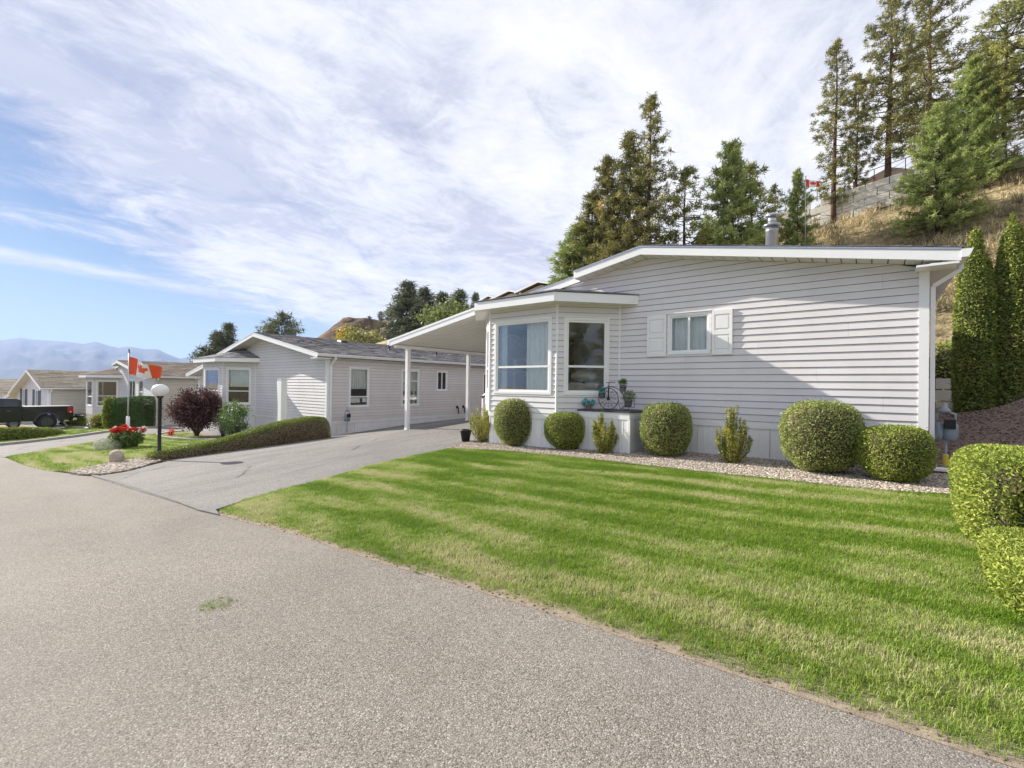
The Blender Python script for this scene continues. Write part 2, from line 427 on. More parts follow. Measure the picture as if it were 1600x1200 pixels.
def road_mat(nt, b):
    t = NT(nt); p = t.pos()
    v1 = t.n('ShaderNodeTexVoronoi'); t.L.new(p, v1.inputs['Vector']); v1.inputs['Scale'].default_value = 145
    sp = t.n('ShaderNodeSeparateColor'); t.L.new(v1.outputs['Color'], sp.inputs[0])
    stone = t.ramp(sp.outputs[0], [(0.0, (0.12, 0.108, 0.094)), (0.2, (0.20, 0.183, 0.162)), (0.55, (0.265, 0.245, 0.218)), (0.88, (0.315, 0.293, 0.264)), (0.98, (0.45, 0.43, 0.40))])
    gap = t.ramp(v1.outputs['Distance'], [(0.35, (1, 1, 1)), (0.8, (0.6, 0.58, 0.56))])
    c = t.mix(1.0, stone, gap, 'MULTIPLY')
    big = t.ramp(t.noise(p, 0.5, 6, 0.6), [(0.3, (0.86, 0.85, 0.86)), (0.7, (1.1, 1.08, 1.05))])
    c = t.mix(1.0, c, big, 'MULTIPLY')
    c = t.mix(t.ramp(t.noise(t.mapv(p, (0.12, 1.0, 1)), 1.2, 5, 0.6), [(0.45, (0, 0, 0)), (0.75, (0.35, 0.35, 0.35))]), c, (0.265, 0.25, 0.23))
    # hairline cracks, oily drips and polished wheel tracks
    wr_ = t.mix(0.18, p, t.n('ShaderNodeTexNoise').outputs[1], 'ADD')
    ck = t.n('ShaderNodeTexVoronoi', feature='DISTANCE_TO_EDGE'); t.L.new(t.mapv(wr_, (.30, .42, 1)), ck.inputs['Vector']); ck.inputs['Scale'].default_value = 1.0
    ckm = t.ramp(ck.outputs['Distance'], [(0.0, (0.86, 0.85, 0.84)), (0.004, (1, 1, 1))])
    c = t.mix(t.ramp(t.noise(p, 0.35, 3, 0.5), [(0.50, (0, 0, 0)), (0.58, (1, 1, 1))]), c, t.mix(1.0, c, ckm, 'MULTIPLY'))
    st = t.ramp(t.noise(p, 3.1, 5, 0.7), [(0.66, (1, 1, 1)), (0.76, (0.80, 0.79, 0.78))])
    c = t.mix(1.0, c, st, 'MULTIPLY')
    t.to(c, b.inputs['Base Color'])
    h = t.math('SUBTRACT', 1.0, v1.outputs['Distance'])
    h2 = t.math('ADD', t.math('MULTIPLY', h, 1.0), t.math('MULTIPLY', sp.outputs[1], 0.9))
    t.bump(h2, 0.5, 0.006, b)
M_road = mat('chip_seal', (.3, .28, .26), 0.9, 0, 0.25, road_mat)
def drive_mat(nt, b):
    t = NT(nt); p = t.pos()
    v1 = t.n('ShaderNodeTexVoronoi'); t.L.new(p, v1.inputs['Vector']); v1.inputs['Scale'].default_value = 60
    sp = t.n('ShaderNodeSeparateColor'); t.L.new(v1.outputs['Color'], sp.inputs[0])
    c = t.ramp(sp.outputs[0], [(0.0, (0.14, 0.136, 0.132)), (0.6, (0.19, 0.184, 0.18)), (1.0, (0.245, 0.237, 0.23))])
    big = t.ramp(t.noise(t.mapv(p, (1, 0.25, 1), (0, 0, R(8))), 1.1, 8, 0.7, 0.3), [(0.3, (0.72, 0.71, 0.72)), (0.5, (1, 0.99, 0.98)), (0.72, (1.2, 1.17, 1.12))])
    c = t.mix(1.0, c, big, 'MULTIPLY')
    cr = t.n('ShaderNodeTexVoronoi', feature='DISTANCE_TO_EDGE'); t.L.new(t.mapv(t.mix(0.25, p, t.n('ShaderNodeTexNoise').outputs[1], 'ADD'), (.55, .3, 1)), cr.inputs['Vector']); cr.inputs['Scale'].default_value = 1.0
    crk = t.ramp(cr.outputs['Distance'], [(0.0, (0.35, 0.34, 0.33)), (0.012, (1, 1, 1))])
    c = t.mix(t.ramp(t.noise(p, 0.6, 3, 0.5), [(0.5, (0, 0, 0)), (0.56, (1, 1, 1))]), c, t.mix(1.0, c, crk, 'MULTIPLY'))
    st = t.ramp(t.noise(p, 2.2, 6, 0.75), [(0.62, (1, 1, 1)), (0.72, (0.7, 0.69, 0.68))])
    t.to(t.mix(1.0, c, st, 'MULTIPLY'), b.inputs['Base Color']); t.bump(t.math('ADD', sp.outputs[1], t.noise(p, 9, 6, 0.7)), 0.4, 0.006, b)
M_drive = mat('driveway_asphalt', (.2, .2, .19), 0.9, 0, 0.25, drive_mat)
M_conc = tex('concrete', (0.48, 0.45, 0.41), (0.34, 0.32, 0.30), 2.5, 0.9, 0.2, 0.4, 60)
M_patch = tex('dark_asphalt', (0.15, 0.145, 0.14), (0.23, 0.22, 0.21), 5, 0.9, 0.2, 0.5, 90)

ROAD_N = [(30, 3.6), (10, 3.0), (4, 2.75), (.16, 2.68), (-1.7, 2.70), (-3.55, 2.62), (-5.33, 2.59), (-7.24, 2.44), (-10.4, 2.36), (-13.27, 2.25), (-15.4, 1.84), (-17.7, 1.60), (-21.1, 1.50), (-28, 1.35), (-45, .9), (-60, 0), (-90, -4)]
tag(sheet('road', ROAD_N + [(-92, -11), (-60, -6.6), (-40, -5.6), (0, -5.2), (30, -4.8)], 0.0, M_road, 0.8), 'grey chip sealed street in front of the homes')
DR1 = [(-7.24, 2.40), (-7.5, 3.0), (-7.63, 3.6), (-7.66, 4.2), (-7.97, 5.25), (-8.09, 6.27), (-8.02, 7.68), (-8.35, 9.2), (-8.55, 9.75), (-8.55, 24), (-16.9, 24), (-16.9, 9.2), (-15.0, 8.9), (-14.9, 7), (-14.9, 5.3), (-14.75, 4.2), (-13.9, 3.3), (-13.35, 2.7), (-13.27, 2.21)]
tag(sheet('driveway', DR1, 0.012, M_drive, 0.4, skirt=0.03), 'weathered asphalt driveway rising to the carport')
DR2 = [(-21.6, 1.45), (-23.4, 2.4), (-25.2, 3.3), (-26.3, 4.4), (-28.0, 6.1), (-28.3, 9.7), (-28.2, 24), (-33.4, 24), (-33.1, 8.2), (-32.8, 6.8), (-31.9, 5.6), (-30.6, 4.4), (-29.4, 3.0), (-28.2, 1.7), (-28.1, 1.3)]
tag(sheet('driveway', DR2, 0.012, M_drive, 0.5, skirt=0.03), 'paved driveway of the neighbouring home beside the concrete kerb')
DR3 = [(-43.2, .9), (-43.2, 6.0), (-46.8, 7.0), (-47.3, 24), (-53, 24), (-51.2, .5)]
tag(sheet('driveway', DR3, 0.012, M_drive, 0.6, skirt=0.03), 'driveway where the black pickup is parked')
# the uneven lip where the driveway meets the street
lp = [(-7.2, 2.50), (-7.5, 2.47), (-8.6, 2.44), (-10.4, 2.41), (-12, 2.36), (-13.4, 2.28), (-13.6, 2.22), (-13.3, 2.20), (-12, 2.28), (-10.4, 2.33), (-8.6, 2.37), (-7.4, 2.36), (-6.9, 2.42)]
tag(sheet('asphalt_joint', lp, 0.022, M_patch, 0.12, 0.05, skirt=0.02, kind='structure'), 'dark cracked joint between street and driveway')

# ---- lawns
def soil_mat(nt, b):
    t = NT(nt); p = t.pos()
    e = t.attr('edge')
    g = t.ramp(t.noise(p, 30, 5, 0.7), [(0.3, (0.055, 0.08, 0.015)), (0.7, (0.16, 0.17, 0.06))])
    d = t.ramp(t.noise(p, 22, 6, 0.75), [(0.3, (0.20, 0.16, 0.11)), (0.6, (0.38, 0.32, 0.23)), (0.8, (0.48, 0.42, 0.32))])
    f = t.ramp(t.math('ADD', e, t.math('MULTIPLY', t.noise(p, 4, 4, 0.6), 0.12)), [(0.08, (1, 1, 1)), (0.22, (0, 0, 0))])
    t.to(t.mix(f, g, d), b.inputs['Base Color']); t.bump(t.noise(p, 40, 5, 0.7), 0.8, 0.02, b)
M_soil = mat('lawn_soil', (.1, .1, .05), 0.95, 0, 0.1, soil_mat)
LAWN1 = [(-7.14, 2.52), (-5.33, 2.63), (-3.55, 2.66), (-1.71, 2.74), (-.55, 2.70), (.16, 2.72), (2.0, 2.75), (6, 2.9), (12, 3.2), (12, 6.0), (3.0, 6.2), (1.35, 7.7), (.77, 8.1), (.26, 7.98), (-.44, 7.96), (-1.34, 7.98), (-2.39, 7.96), (-3.85, 8.03), (-5.17, 8.07), (-6.42, 7.98), (-7.97, 7.72), (-8.05, 6.3), (-7.95, 5.25), (-7.68, 4.3), (-7.62, 3.6), (-7.5, 3.0)]
lawn1 = sheet('lawn', LAWN1, 0.0, M_soil, 0.22, 0.055, crown=0.035, ramp=0.3); tag(lawn1, 'front lawn soil between the street and the pale home')
LAWN2 = [(-21.6, 1.56), (-17.73, 1.64), (-15.6, 1.84), (-14.9, 2.2), (-15.6, 2.9), (-16.0, 3.6), (-15.75, 4.2), (-15.6, 6), (-15.6, 8.8), (-17.0, 9.6), (-22.5, 9.6), (-24.2, 8.3), (-27.2, 8.3), (-28.2, 9.2), (-27.9, 6.2), (-26.2, 4.5), (-25.1, 3.4), (-23.3, 2.5)]
lawn2 = sheet('lawn', LAWN2, 0.0, M_soil, 0.35, 0.03, crown=0.035, ramp=0.3); tag(lawn2, 'small lawn with the lamp post and flower clump')
LAWN3 = [(-28.5, 1.5), (-29.8, 2.9), (-31.0, 4.3), (-32.3, 5.6), (-33.2, 6.9), (-36, 6.9), (-39, 6.4), (-42.8, 6.0), (-43.1, 1.0)]
lawn3 = sheet('lawn', LAWN3, 0.0, M_soil, 0.5, 0.03, crown=0.035, ramp=0.3); tag(lawn3, 'far lawn beside the parked pickup')

def gravel_mat(nt, b):
    t = NT(nt); p = t.pos()
    v1 = t.n('ShaderNodeTexVoronoi'); t.L.new(p, v1.inputs['Vector']); v1.inputs['Scale'].default_value = 38
    sp = t.n('ShaderNodeSeparateColor'); t.L.new(v1.outputs['Color'], sp.inputs[0])
    c = t.ramp(sp.outputs[0], [(0, (0.24, 0.20, 0.165)), (0.5, (0.42, 0.35, 0.295)), (1, (0.58, 0.51, 0.44))])
    t.to(t.mix(1.0, c, t.ramp(v1.outputs['Distance'], [(0.3, (1, 1, 1)), (0.8, (0.35, 0.32, 0.3))]), 'MULTIPLY'), b.inputs['Base Color'])
    t.bump(t.math('SUBTRACT', 1.0, v1.outputs['Distance']), 0.8, 0.02, b)
M_gravel = mat('pink_gravel', (.45, .39, .34), 0.9, 0, 0.2, gravel_mat)
BED = [(-8.02, 7.70), (-6.42, 7.96), (-5.17, 8.05), (-3.85, 8.01), (-2.39, 7.94), (-1.34, 7.96), (-.44, 7.94), (.26, 7.96), (.80, 8.08), (1.35, 8.3), (1.5, 9.0), (1.3, 10.2), (.7, 10.2), (.66, 9.72), (-4.4, 9.72), (-5.6, 8.72), (-7.6, 8.72), (-8.4, 9.5), (-8.3, 8.8)]
bed1 = sheet('gravel_bed', BED, 0.03, M_gravel, 0.25); tag(bed1, 'pinkish gravel bed along the front of the pale home')
GPATCH = [(-13.35, 2.35), (-13.5, 2.9), (-14.6, 3.75), (-15.8, 3.95), (-16.1, 3.2), (-15.1, 2.3), (-14.6, 2.0), (-13.8, 2.1)]
gp = sheet('gravel_patch', GPATCH, 0.035, M_gravel, 0.2, 0.04); tag(gp, 'river gravel patch at the corner of the small lawn')
M_mulch = tex('bark_mulch', (0.30, 0.23, 0.19), (0.17, 0.125, 0.105), 9, 0.95, 0.1, 1.0, 30, detail=8)
MUL = [(.72, 9.9), (1.4, 8.6), (2.4, 7.6), (6, 6.6), (9, 7), (9, 19), (5.5, 20.5), (1.8, 20.0), (1.1, 16), (.72, 13)]
mul = sheet('mulch_bed', MUL, 0.03, M_mulch, 0.4, 0.05); tag(mul, 'brown bark mulch mound beside the home')
RING = [(-28.0, 7.6), (-27.2, 6.9), (-25.6, 6.6), (-23.9, 6.8), (-22.5, 7.2), (-20.8, 7.4), (-20.2, 8.2), (-20.4, 9.6), (-23.3, 9.66), (-24.4, 8.6), (-27.0, 8.6), (-27.9, 9.4)]
ring = sheet('shrub_bed', RING, 0.06, M_gravel, 0.3); tag(ring, 'gravel shrub bed in front of the neighbouring home')

# ---- scatter on a sheet (geometry nodes): grass, pebbles, chips
def proto(name, V, F, tint, m):
    me = bpy.data.meshes.new(name); me.from_pydata([tuple(v) for v in V], [], F)
    a = me.attributes.new('tint', 'FLOAT', 'FACE'); a.data.foreach_set('value', np.asarray(tint, np.float32)); me.materials.append(m)
    return bpy.data.objects.new(name, me)
def scatter(name, src, protos, density, smin, smax, label, tilt=0.0, dz=0.0, maskattr=None, seed=1):
    cl = bpy.data.collections.new(name + '_kinds')
    for p in protos: cl.objects.link(p)
    o = bpy.data.objects.new(name, src.data.copy()); col.objects.link(o)
    ng = bpy.data.node_groups.new(name, 'GeometryNodeTree')
    ng.interface.new_socket('Geometry', in_out='INPUT', socket_type='NodeSocketGeometry'); ng.interface.new_socket('Geometry', in_out='OUTPUT', socket_type='NodeSocketGeometry')
    N, L = ng.nodes, ng.links
    gi = N.new('NodeGroupInput'); go = N.new('NodeGroupOutput')
    d = N.new('GeometryNodeDistributePointsOnFaces'); d.inputs['Density'].default_value = density; d.inputs['Seed'].default_value = seed
    # keep only the upper faces
    nm = N.new('GeometryNodeInputNormal'); sx = N.new('ShaderNodeSeparateXYZ'); L.new(nm.outputs[0], sx.inputs[0])
    cmp = N.new('FunctionNodeCompare'); cmp.operation = 'GREATER_THAN'; L.new(sx.outputs[2], cmp.inputs[0]); cmp.inputs[1].default_value = 0.4
    L.new(cmp.outputs[0], d.inputs['Selection'])
    L.new(gi.outputs[0], d.inputs['Mesh'])
    ci = N.new('GeometryNodeCollectionInfo'); ci.inputs['Collection'].default_value = cl; ci.inputs['Separate Children'].default_value = True; ci.inputs['Reset Children'].default_value = True
    ip = N.new('GeometryNodeInstanceOnPoints'); ip.inputs['Pick Instance'].default_value = True
    L.new(d.outputs['Points'], ip.inputs['Points']); L.new(ci.outputs[0], ip.inputs['Instance'])
    rr = N.new('FunctionNodeRandomValue'); rr.data_type = 'FLOAT_VECTOR'
    rr.inputs[0].default_value = (-tilt, -tilt, 0); rr.inputs[1].default_value = (tilt, tilt, 6.283)
    L.new(rr.outputs[0], ip.inputs['Rotation'])
    rs = N.new('FunctionNodeRandomValue'); rs.data_type = 'FLOAT'; rs.inputs[2].default_value = smin; rs.inputs[3].default_value = smax; rs.inputs['Seed'].default_value = 5
    L.new(rs.outputs[1], ip.inputs['Scale'])
    L.new(ip.outputs[0], go.inputs[0])
    md = o.modifiers.new('scatter', 'NODES'); md.node_group = ng
    tag(o, label, None, None, 'stuff')
    return o
def grass_mat(nt, b):
    t = NT(nt); p = t.pos()
    # mowing stripes run with the street, broken up by worn and drier places
    n1 = t.noise(t.mapv(p, (0.30, 1.0, 1), (0, 0, R(-3))), 1.9, 5, 0.62, 0.5)
    n2 = t.noise(t.mapv(p, (0.8, 1.0, 1)), 0.55, 4, 0.55, 0.6)
    n3 = t.noise(p, 5.0, 4, 0.7)
    s = t.math('ADD', t.math('MULTIPLY', n1, 0.75), t.math('ADD', t.math('MULTIPLY', n2, 0.55), t.math('MULTIPLY', n3, 0.24)))
    sep = t.n('ShaderNodeSeparateXYZ'); t.L.new(p, sep.inputs[0])
    w = t.math('SINE', t.math('MULTIPLY', t.math('ADD', sep.outputs[1], t.math('MULTIPLY', t.noise(t.mapv(p, (.3, .3, 1)), 1.0, 3), 0.9)), 9.5))
    s = t.math('ADD', s, t.math('MULTIPLY', w, 0.062))
    # drier towards the street edge
    dry = t.n('ShaderNodeMapRange'); t.L.new(sep.outputs[1], dry.inputs[0]); dry.inputs[1].default_value = 2.5; dry.inputs[2].default_value = 4.4; dry.inputs[3].default_value = 0.085; dry.inputs[4].default_value = 0.0
    s = t.math('ADD', s, dry.outputs[0])
    s = t.math('ADD', s, t.math('MULTIPLY', t.math('SUBTRACT', t.attr(), 0.5), 0.20))
    s = t.math('ADD', t.math('MULTIPLY', t.math('SUBTRACT', s, 0.78), 1.7), 0.712)
    c = t.ramp(s, [(0.56, (0.13, 0.24, 0.016)), (0.68, (0.23, 0.345, 0.032)), (0.78, (0.31, 0.415, 0.07)), (0.89, (0.44, 0.49, 0.19)), (1.0, (0.57, 0.52, 0.30))])
    t.to(c, b.inputs['Base Color'])
    tr = t.n('ShaderNodeBsdfTranslucent'); t.to(c, tr.inputs[0]); mx = t.n('ShaderNodeMixShader'); mx.inputs[0].default_value = 0.35
    t.to(b.outputs[0], mx.inputs[1]); t.to(tr.outputs[0], mx.inputs[2]); t.to(mx.outputs[0], nt.nodes['Material Output'].inputs[0])
M_grass = mat('grass_blades', (.1, .2, .03), 0.55, 0, 0.3, grass_mat)
def tuft(n, h, r, w, seed):
    g = np.random.default_rng(seed); V = []; F = []; T = []
    for i in range(n):
        a = g.random() * 6.283; rr = r * math.sqrt(g.random()); x, y = rr * math.cos(a), rr * math.sin(a); d = g.random() * 6.283
        hh = h * g.uniform(.45, 1.15); ln = hh * g.uniform(.25, 1.2); dx, dy = math.cos(d), math.sin(d); ww = w * g.uniform(.6, 1.3)
        b = len(V)
        V += [(x - dy * ww, y + dx * ww, -0.01), (x + dy * ww, y - dx * ww, -0.01), (x + dx * ln * .35 + dy * ww * .8, y + dy * ln * .35 - dx * ww * .8, hh * .6), (x + dx * ln * .35 - dy * ww * .8, y + dy * ln * .35 + dx * ww * .8, hh * .6), (x + dx * ln, y + dy * ln, hh * .92)]
        F += [(b, b + 1, b + 2, b + 3), (b + 3, b + 2, b + 4)]; t_ = g.random(); T += [t_, t_]
    return V, F, T
tufts = [proto('grass_tuft', *tuft(30, 0.030, 0.060, 0.0014, s), M_grass) for s in range(6)]
tufts_far = [proto('grass_tuft', *tuft(22, 0.05, 0.11, 0.0035, s + 20), M_grass) for s in range(4)]
scatter('grass', lawn1, tufts, 640, 0.75, 1.3, 'mown green front lawn grass with dry straw coloured stripes', 0.2)
scatter('grass', lawn2, tufts_far, 150, 0.8, 1.3, 'bright green grass of the small lawn by the lamp post', 0.2)
scatter('grass', lawn3, tufts_far, 60, 0.9, 1.5, 'grass of the far lawn beside the pickup', 0.2)
def pebble(seed, m, flat=0.65):
    g = np.random.default_rng(seed); bm = bmesh.new(); bmesh.ops.create_icosphere(bm, subdivisions=1, radius=1.0)
    for v in bm.verts: v.co *= g.uniform(.78, 1.15); v.co.z *= flat; v.co.x *= 1.25
    V = [tuple(v.co) for v in bm.verts]; F = [[v.index for v in f.verts] for f in bm.faces]; bm.free()
    return proto('pebble', V, F, [g.random()] * len(F), m)
def peb_mat(nt, b):
    t = NT(nt); oi = t.n('ShaderNodeObjectInfo')
    t.to(t.ramp(t.math('FRACT', t.math('ADD', oi.outputs['Random'], t.attr())), [(0, (0.20, 0.17, 0.135)), (0.4, (0.37, 0.315, 0.255)), (0.7, (0.48, 0.415, 0.345)), (1, (0.60, 0.54, 0.46))]), b.inputs['Base Color'])
M_peb = mat('pebbles', (.5, .42, .38), 0.85, 0, 0.3, peb_mat)
pebs = [pebble(s, M_peb) for s in range(6)]
scatter('pebbles', bed1, pebs, 900, 0.011, 0.021, 'loose pinkish pebbles of the front bed', 0.4)
scatter('pebbles', gp, pebs, 500, 0.02, 0.045, 'pale river pebbles beside the boulder', 0.4)
def chip(seed):
    g = np.random.default_rng(seed); a, b_, c = .024 * g.uniform(.6, 1.3), .009 * g.uniform(.6, 1.3), .004
    V = [(-a, -b_, 0), (a, -b_ * .6, 0), (a * .9, b_, c), (-a * .8, b_ * .8, c)]
    return proto('bark_chip', V, [(0, 1, 2, 3)], [g.random()], M_mulch)
scatter('bark_chips', mul, [chip(s) for s in range(5)], 420, 0.8, 1.6, 'loose bark chips over the mulch mound', 0.5)
M_straw = leafmat('dry_straw', [(0.0, (0.30, 0.24, 0.12)), (0.5, (0.55, 0.45, 0.26)), (1.0, (0.70, 0.61, 0.40))], 0.8, 0.2, 0.5, 0.3)
M_brush = leafmat('grey_brush', [(0.0, (0.10, 0.10, 0.055)), (0.5, (0.24, 0.22, 0.13)), (1.0, (0.40, 0.36, 0.25))], 0.8, 0.1, 0.5, 0.3)
def clump(n, h, r, w, seed, m):
    V, F, T = tuft(n, h, r, w, seed); return proto('dry_clump', V, F, T, m)
hs = sheet('hill_scatter_area', [(-60, 27.5), (-60, 55), (16, 55), (16, 26), (5, 23), (1, 25.5), (-10, 26)], 0.02, M_hill, 2.0)
scatter('dry_grass', hs, [clump(30, .38, .3, .012, 60 + s, M_straw) for s in range(3)], 1.6, 0.7, 1.7, 'tufts of dry yellow grass over the hillside', 0.2)
scatter('dry_brush', hs, [clump(60, .7, .38, .016, 80 + s, M_brush) for s in range(3)], 0.28, 0.6, 1.5, 'low grey brush over the hillside', 0.2, seed=9)
bpy.data.objects.remove(hs)

# ---- far land: brown hill, mountains, haze
def mound(name, cx, cy, rx, ry, h, m, label, seed=0, n=60, base=None, rot=0):
    u, v = np.meshgrid(np.linspace(-1.6, 1.6, n), np.linspace(-1.6, 1.6, n)); d2 = u * u + v * v
    z = h * np.exp(-d2 * 1.3); P = np.stack([u.ravel() * rx / 9, v.ravel() * ry / 9, np.zeros(n * n)], 1)
    z = z * (1 + .16 * vnoise(P, 1.0, seed).reshape(n, n) + .07 * vnoise(P, 3.0, seed + 1).reshape(n, n)); z -= h * math.exp(-1.6 * 1.6 * 1.3) + .5
    c, s = math.cos(rot), math.sin(rot)
    X = cx + u * rx * c - v * ry * s; Y = cy + u * rx * s + v * ry * c
    b0 = gz(cx, cy) if base is None else base
    V = np.stack([X, Y, z + b0], -1).reshape(-1, 3)
    ii, jj = np.meshgrid(np.arange(n - 1), np.arange(n - 1)); a = (jj * n + ii).ravel()
    return tag(fast_mesh(name, V, np.stack([a, a + 1, a + n + 1, a + n], 1), np.full((n - 1) ** 2, .5), m, None, 'structure', True), label)
def hill2(nt, b):
    t = NT(nt); p = t.pos()
    c = t.ramp(t.noise(p, 0.09, 8, 0.75, 0.5), [(0.32, (0.07, 0.065, 0.04)), (0.48, (0.17, 0.11, 0.075)), (0.6, (0.33, 0.26, 0.15)), (0.75, (0.25, 0.18, 0.12))])
    t.to(c, b.inputs['Base Color']); t.bump(t.noise(p, 0.4, 8, 0.8), 1.0, 2.5, b)
M_hill2 = mat('scrubby_hill', (.2, .15, .1), 0.95, 0, 0.1, hill2)
def px(x, d, z=0.0):      # a spot at depth d along the bearing of picture column x
    l = (x - 800) / 715; return (d * (-.6187 + l * .7856), d * (.7856 + l * .6187), z)
hx, hy, _ = px(588, 230); mound('hill', hx, hy, 48, 60, 31, M_hill2, 'round brown scrubby hill behind the neighbouring roof', 4, base=2.0, rot=R(45))
def mtn_mat(nt, b):
    t = NT(nt); p = t.pos()
    c = t.ramp(t.noise(p, 0.002, 8, 0.65, 0.3), [(0.35, (0.03, 0.045, 0.04)), (0.6, (0.07, 0.08, 0.065)), (0.75, (0.13, 0.12, 0.10))])
    t.to(c, b.inputs['Base Color'])
M_mtn = mat('forested_mountain', (.06, .08, .05), 0.95, 0, 0.1, mtn_mat)
from mathutils import noise as mnoise
def mountain():
    prof = [(-250, 535), (-120, 525), (0, 531), (30, 527), (50, 530), (100, 533), (130, 537), (148, 533), (170, 540), (185, 543), (200, 541), (225, 545), (245, 545), (262, 553), (280, 560), (300, 557), (330, 563), (380, 568), (450, 572), (560, 575)]
    xs_ = np.linspace(-250, 560, 220); yy = np.interp(xs_, [p[0] for p in prof], [p[1] for p in prof])
    n = 40; V = []; D = 6200
    for i, (x, y) in enumerate(zip(xs_, yy)):
        hor = 603 + (x - 800) * .0122; top = (hor - y) / 715 * D
        for k in range(n):
            f = k / (n - 1); d = D + (f - .62) * 4200; g = 1 - abs(f - .62) / (.62 if f < .62 else .38)
            q = px(x, d); r_ = mnoise.fractal(Vector((i * .11, k * .22, 3.3)), 0.9, 2.1, 6) * .10 * math.sin(g * math.pi)
            V.append((q[0], q[1], -60 + (top + 60) * (g ** .85 + r_)))
    a = np.array([i * n + k for i in range(219) for k in range(n - 1)])
    return tag(fast_mesh('mountain', V, np.stack([a, a + n, a + n + 1, a + 1], 1), np.full(len(a), .5), M_mtn, None, 'structure', True), 'long blue mountain ridge across the valley')
mountain()
def haze():
    hb = MB().box(-16000, 2800, -6000, 6000, -90, 640)
    m = bpy.data.materials.new('haze_air'); m.use_nodes = True; nt = m.node_tree; nt.nodes.clear()
    o_ = nt.nodes.new('ShaderNodeOutputMaterial'); v = nt.nodes.new('ShaderNodeVolumePrincipled'); nt.links.new(v.outputs[0], o_.inputs['Volume'])
    v.inputs['Density'].default_value = HAZE; v.inputs['Color'].default_value = (0.42, 0.58, 1.0, 1); v.inputs['Anisotropy'].default_value = 0.2
    ob = hb.build('haze', m, kind='stuff'); tag(ob, 'thin blue air over the valley')
HAZE = 8.5e-5
haze()

# a few lawn clippings dropped on the street
cp_ = sheet('clippings_area', [(-3.97, 1.28), (-3.80, 1.22), (-3.70, 1.33), (-3.78, 1.47), (-3.95, 1.45)], 0.006, M_soil, 0.05, 0.01, skirt=0)
scatter('grass_clippings', cp_, [proto('clipping', *tuft(10, 0.006, 0.02, 0.0012, 70 + s), M_grass) for s in range(3)], 1300, .6, 1.1, 'small patch of pale green clippings on the street', 0.3)
bpy.data.objects.remove(cp_)

# crumbling dirt along the street edge of the lawn
EDG = [(x, y + .035) for x, y in ROAD_N[2:8]]
dirt = sheet('dirt_edge', [(4, 2.70), (2, 2.66), (.16, 2.63), (-.6, 2.64), (-1.7, 2.65), (-2.6, 2.63), (-3.55, 2.57), (-4.5, 2.57), (-5.33, 2.54), (-6.3, 2.47), (-7.1, 2.42), (-7.2, 2.52), (-6.3, 2.60), (-5.33, 2.68), (-4.5, 2.72), (-3.55, 2.73), (-2.6, 2.79), (-1.7, 2.82), (-.6, 2.82), (.16, 2.82), (2, 2.86), (4, 2.9)], 0.004, tex('dry_dirt', (.36, .30, .23), (.20, .16, .12), 14, .95, .1, 1.0, 60, detail=8), 0.06, 0.06, skirt=.03)
tag(dirt, 'crumbled dry dirt along the edge of lawn and street')
crumb = [pebble(40 + s, tex('soil_crumb', (.20, .16, .12), (.12, .09, .07), 20, .95)) for s in range(3)]
scatter('dirt_crumbs', dirt, crumb, 340, 0.004, 0.013, 'crumbs of soil along the lawn edge', 0.5)
# ------------------------------------------------------------------ homes
def vinyl(name, c, c2):
    def build(nt, b):
        t = NT(nt); p = t.pos()
        k = t.mix(t.math('MULTIPLY', t.math('SUBTRACT', t.noise(t.mapv(p, (.6, .6, 2)), 1.4, 5, 0.6), 0.3), 1.6, True), c, c2)
        k = t.mix(t.math('MULTIPLY', t.math('SUBTRACT', t.attr(), 0.5), 0.25), k, (1, 1, 1))
        k = t.mix(1.0, k, t.ramp(t.noise(t.mapv(p, (1.6, 1.6, .8)), 1.0, 5, 0.6), [(0.4, (1, 1, 1)), (0.75, (0.92, 0.915, 0.90))]), 'MULTIPLY')
        t.to(k, b.inputs['Base Color']); t.bump(t.noise(t.mapv(p, (6, 6, 160)), 1.0, 4, 0.6), 0.12, 0.004, b)
    return mat(name, c, 0.5, 0, 0.35, build)
M_side = vinyl('grey_vinyl_siding', (0.735, 0.71, 0.725), (0.685, 0.66, 0.68))
M_side_shade = vinyl('shaded_grey_siding', (0.70, 0.655, 0.64), (0.65, 0.61, 0.60))  # same grey siding, warm bounce of the shaded side mixed into its colour
M_side3 = vinyl('beige_siding', (0.62, 0.585, 0.50), (0.57, 0.535, 0.46))
M_white = tex('white_vinyl', (0.87, 0.87, 0.87), (0.80, 0.80, 0.805), 2.0, 0.45, 0.4, 0.05, 30)
M_lap_shadow = mat('lap_shadow_backing', (0.17, 0.165, 0.17), 0.9)  # wall backing, coloured dark to stand in for the shadow line under each lap
M_fascia = tex('white_fascia', (0.88, 0.89, 0.90), (0.83, 0.84, 0.85), 1.0, 0.35, 0.5)
M_skirt = tex('white_skirting', (0.86, 0.86, 0.87), (0.76, 0.76, 0.765), 1.6, 0.55, 0.3, 0.1, 20)
def soff(nt, b):
    t = NT(nt); p = t.pos()
    t.to(t.mix(t.noise(p, 2, 4), (0.74, 0.73, 0.68), (0.66, 0.65, 0.60)), b.inputs['Base Color'])
    w = t.n('ShaderNodeTexWave', wave_type='BANDS', bands_direction='X'); t.L.new(t.mapv(p, (1, 1, 1)), w.inputs[0]); w.inputs['Scale'].default_value = 3.2
    t.bump(w.outputs[1], 0.25, 0.01, b)
M_soffit = mat('soffit', (.7, .69, .64), 0.6, 0, 0.3, soff)
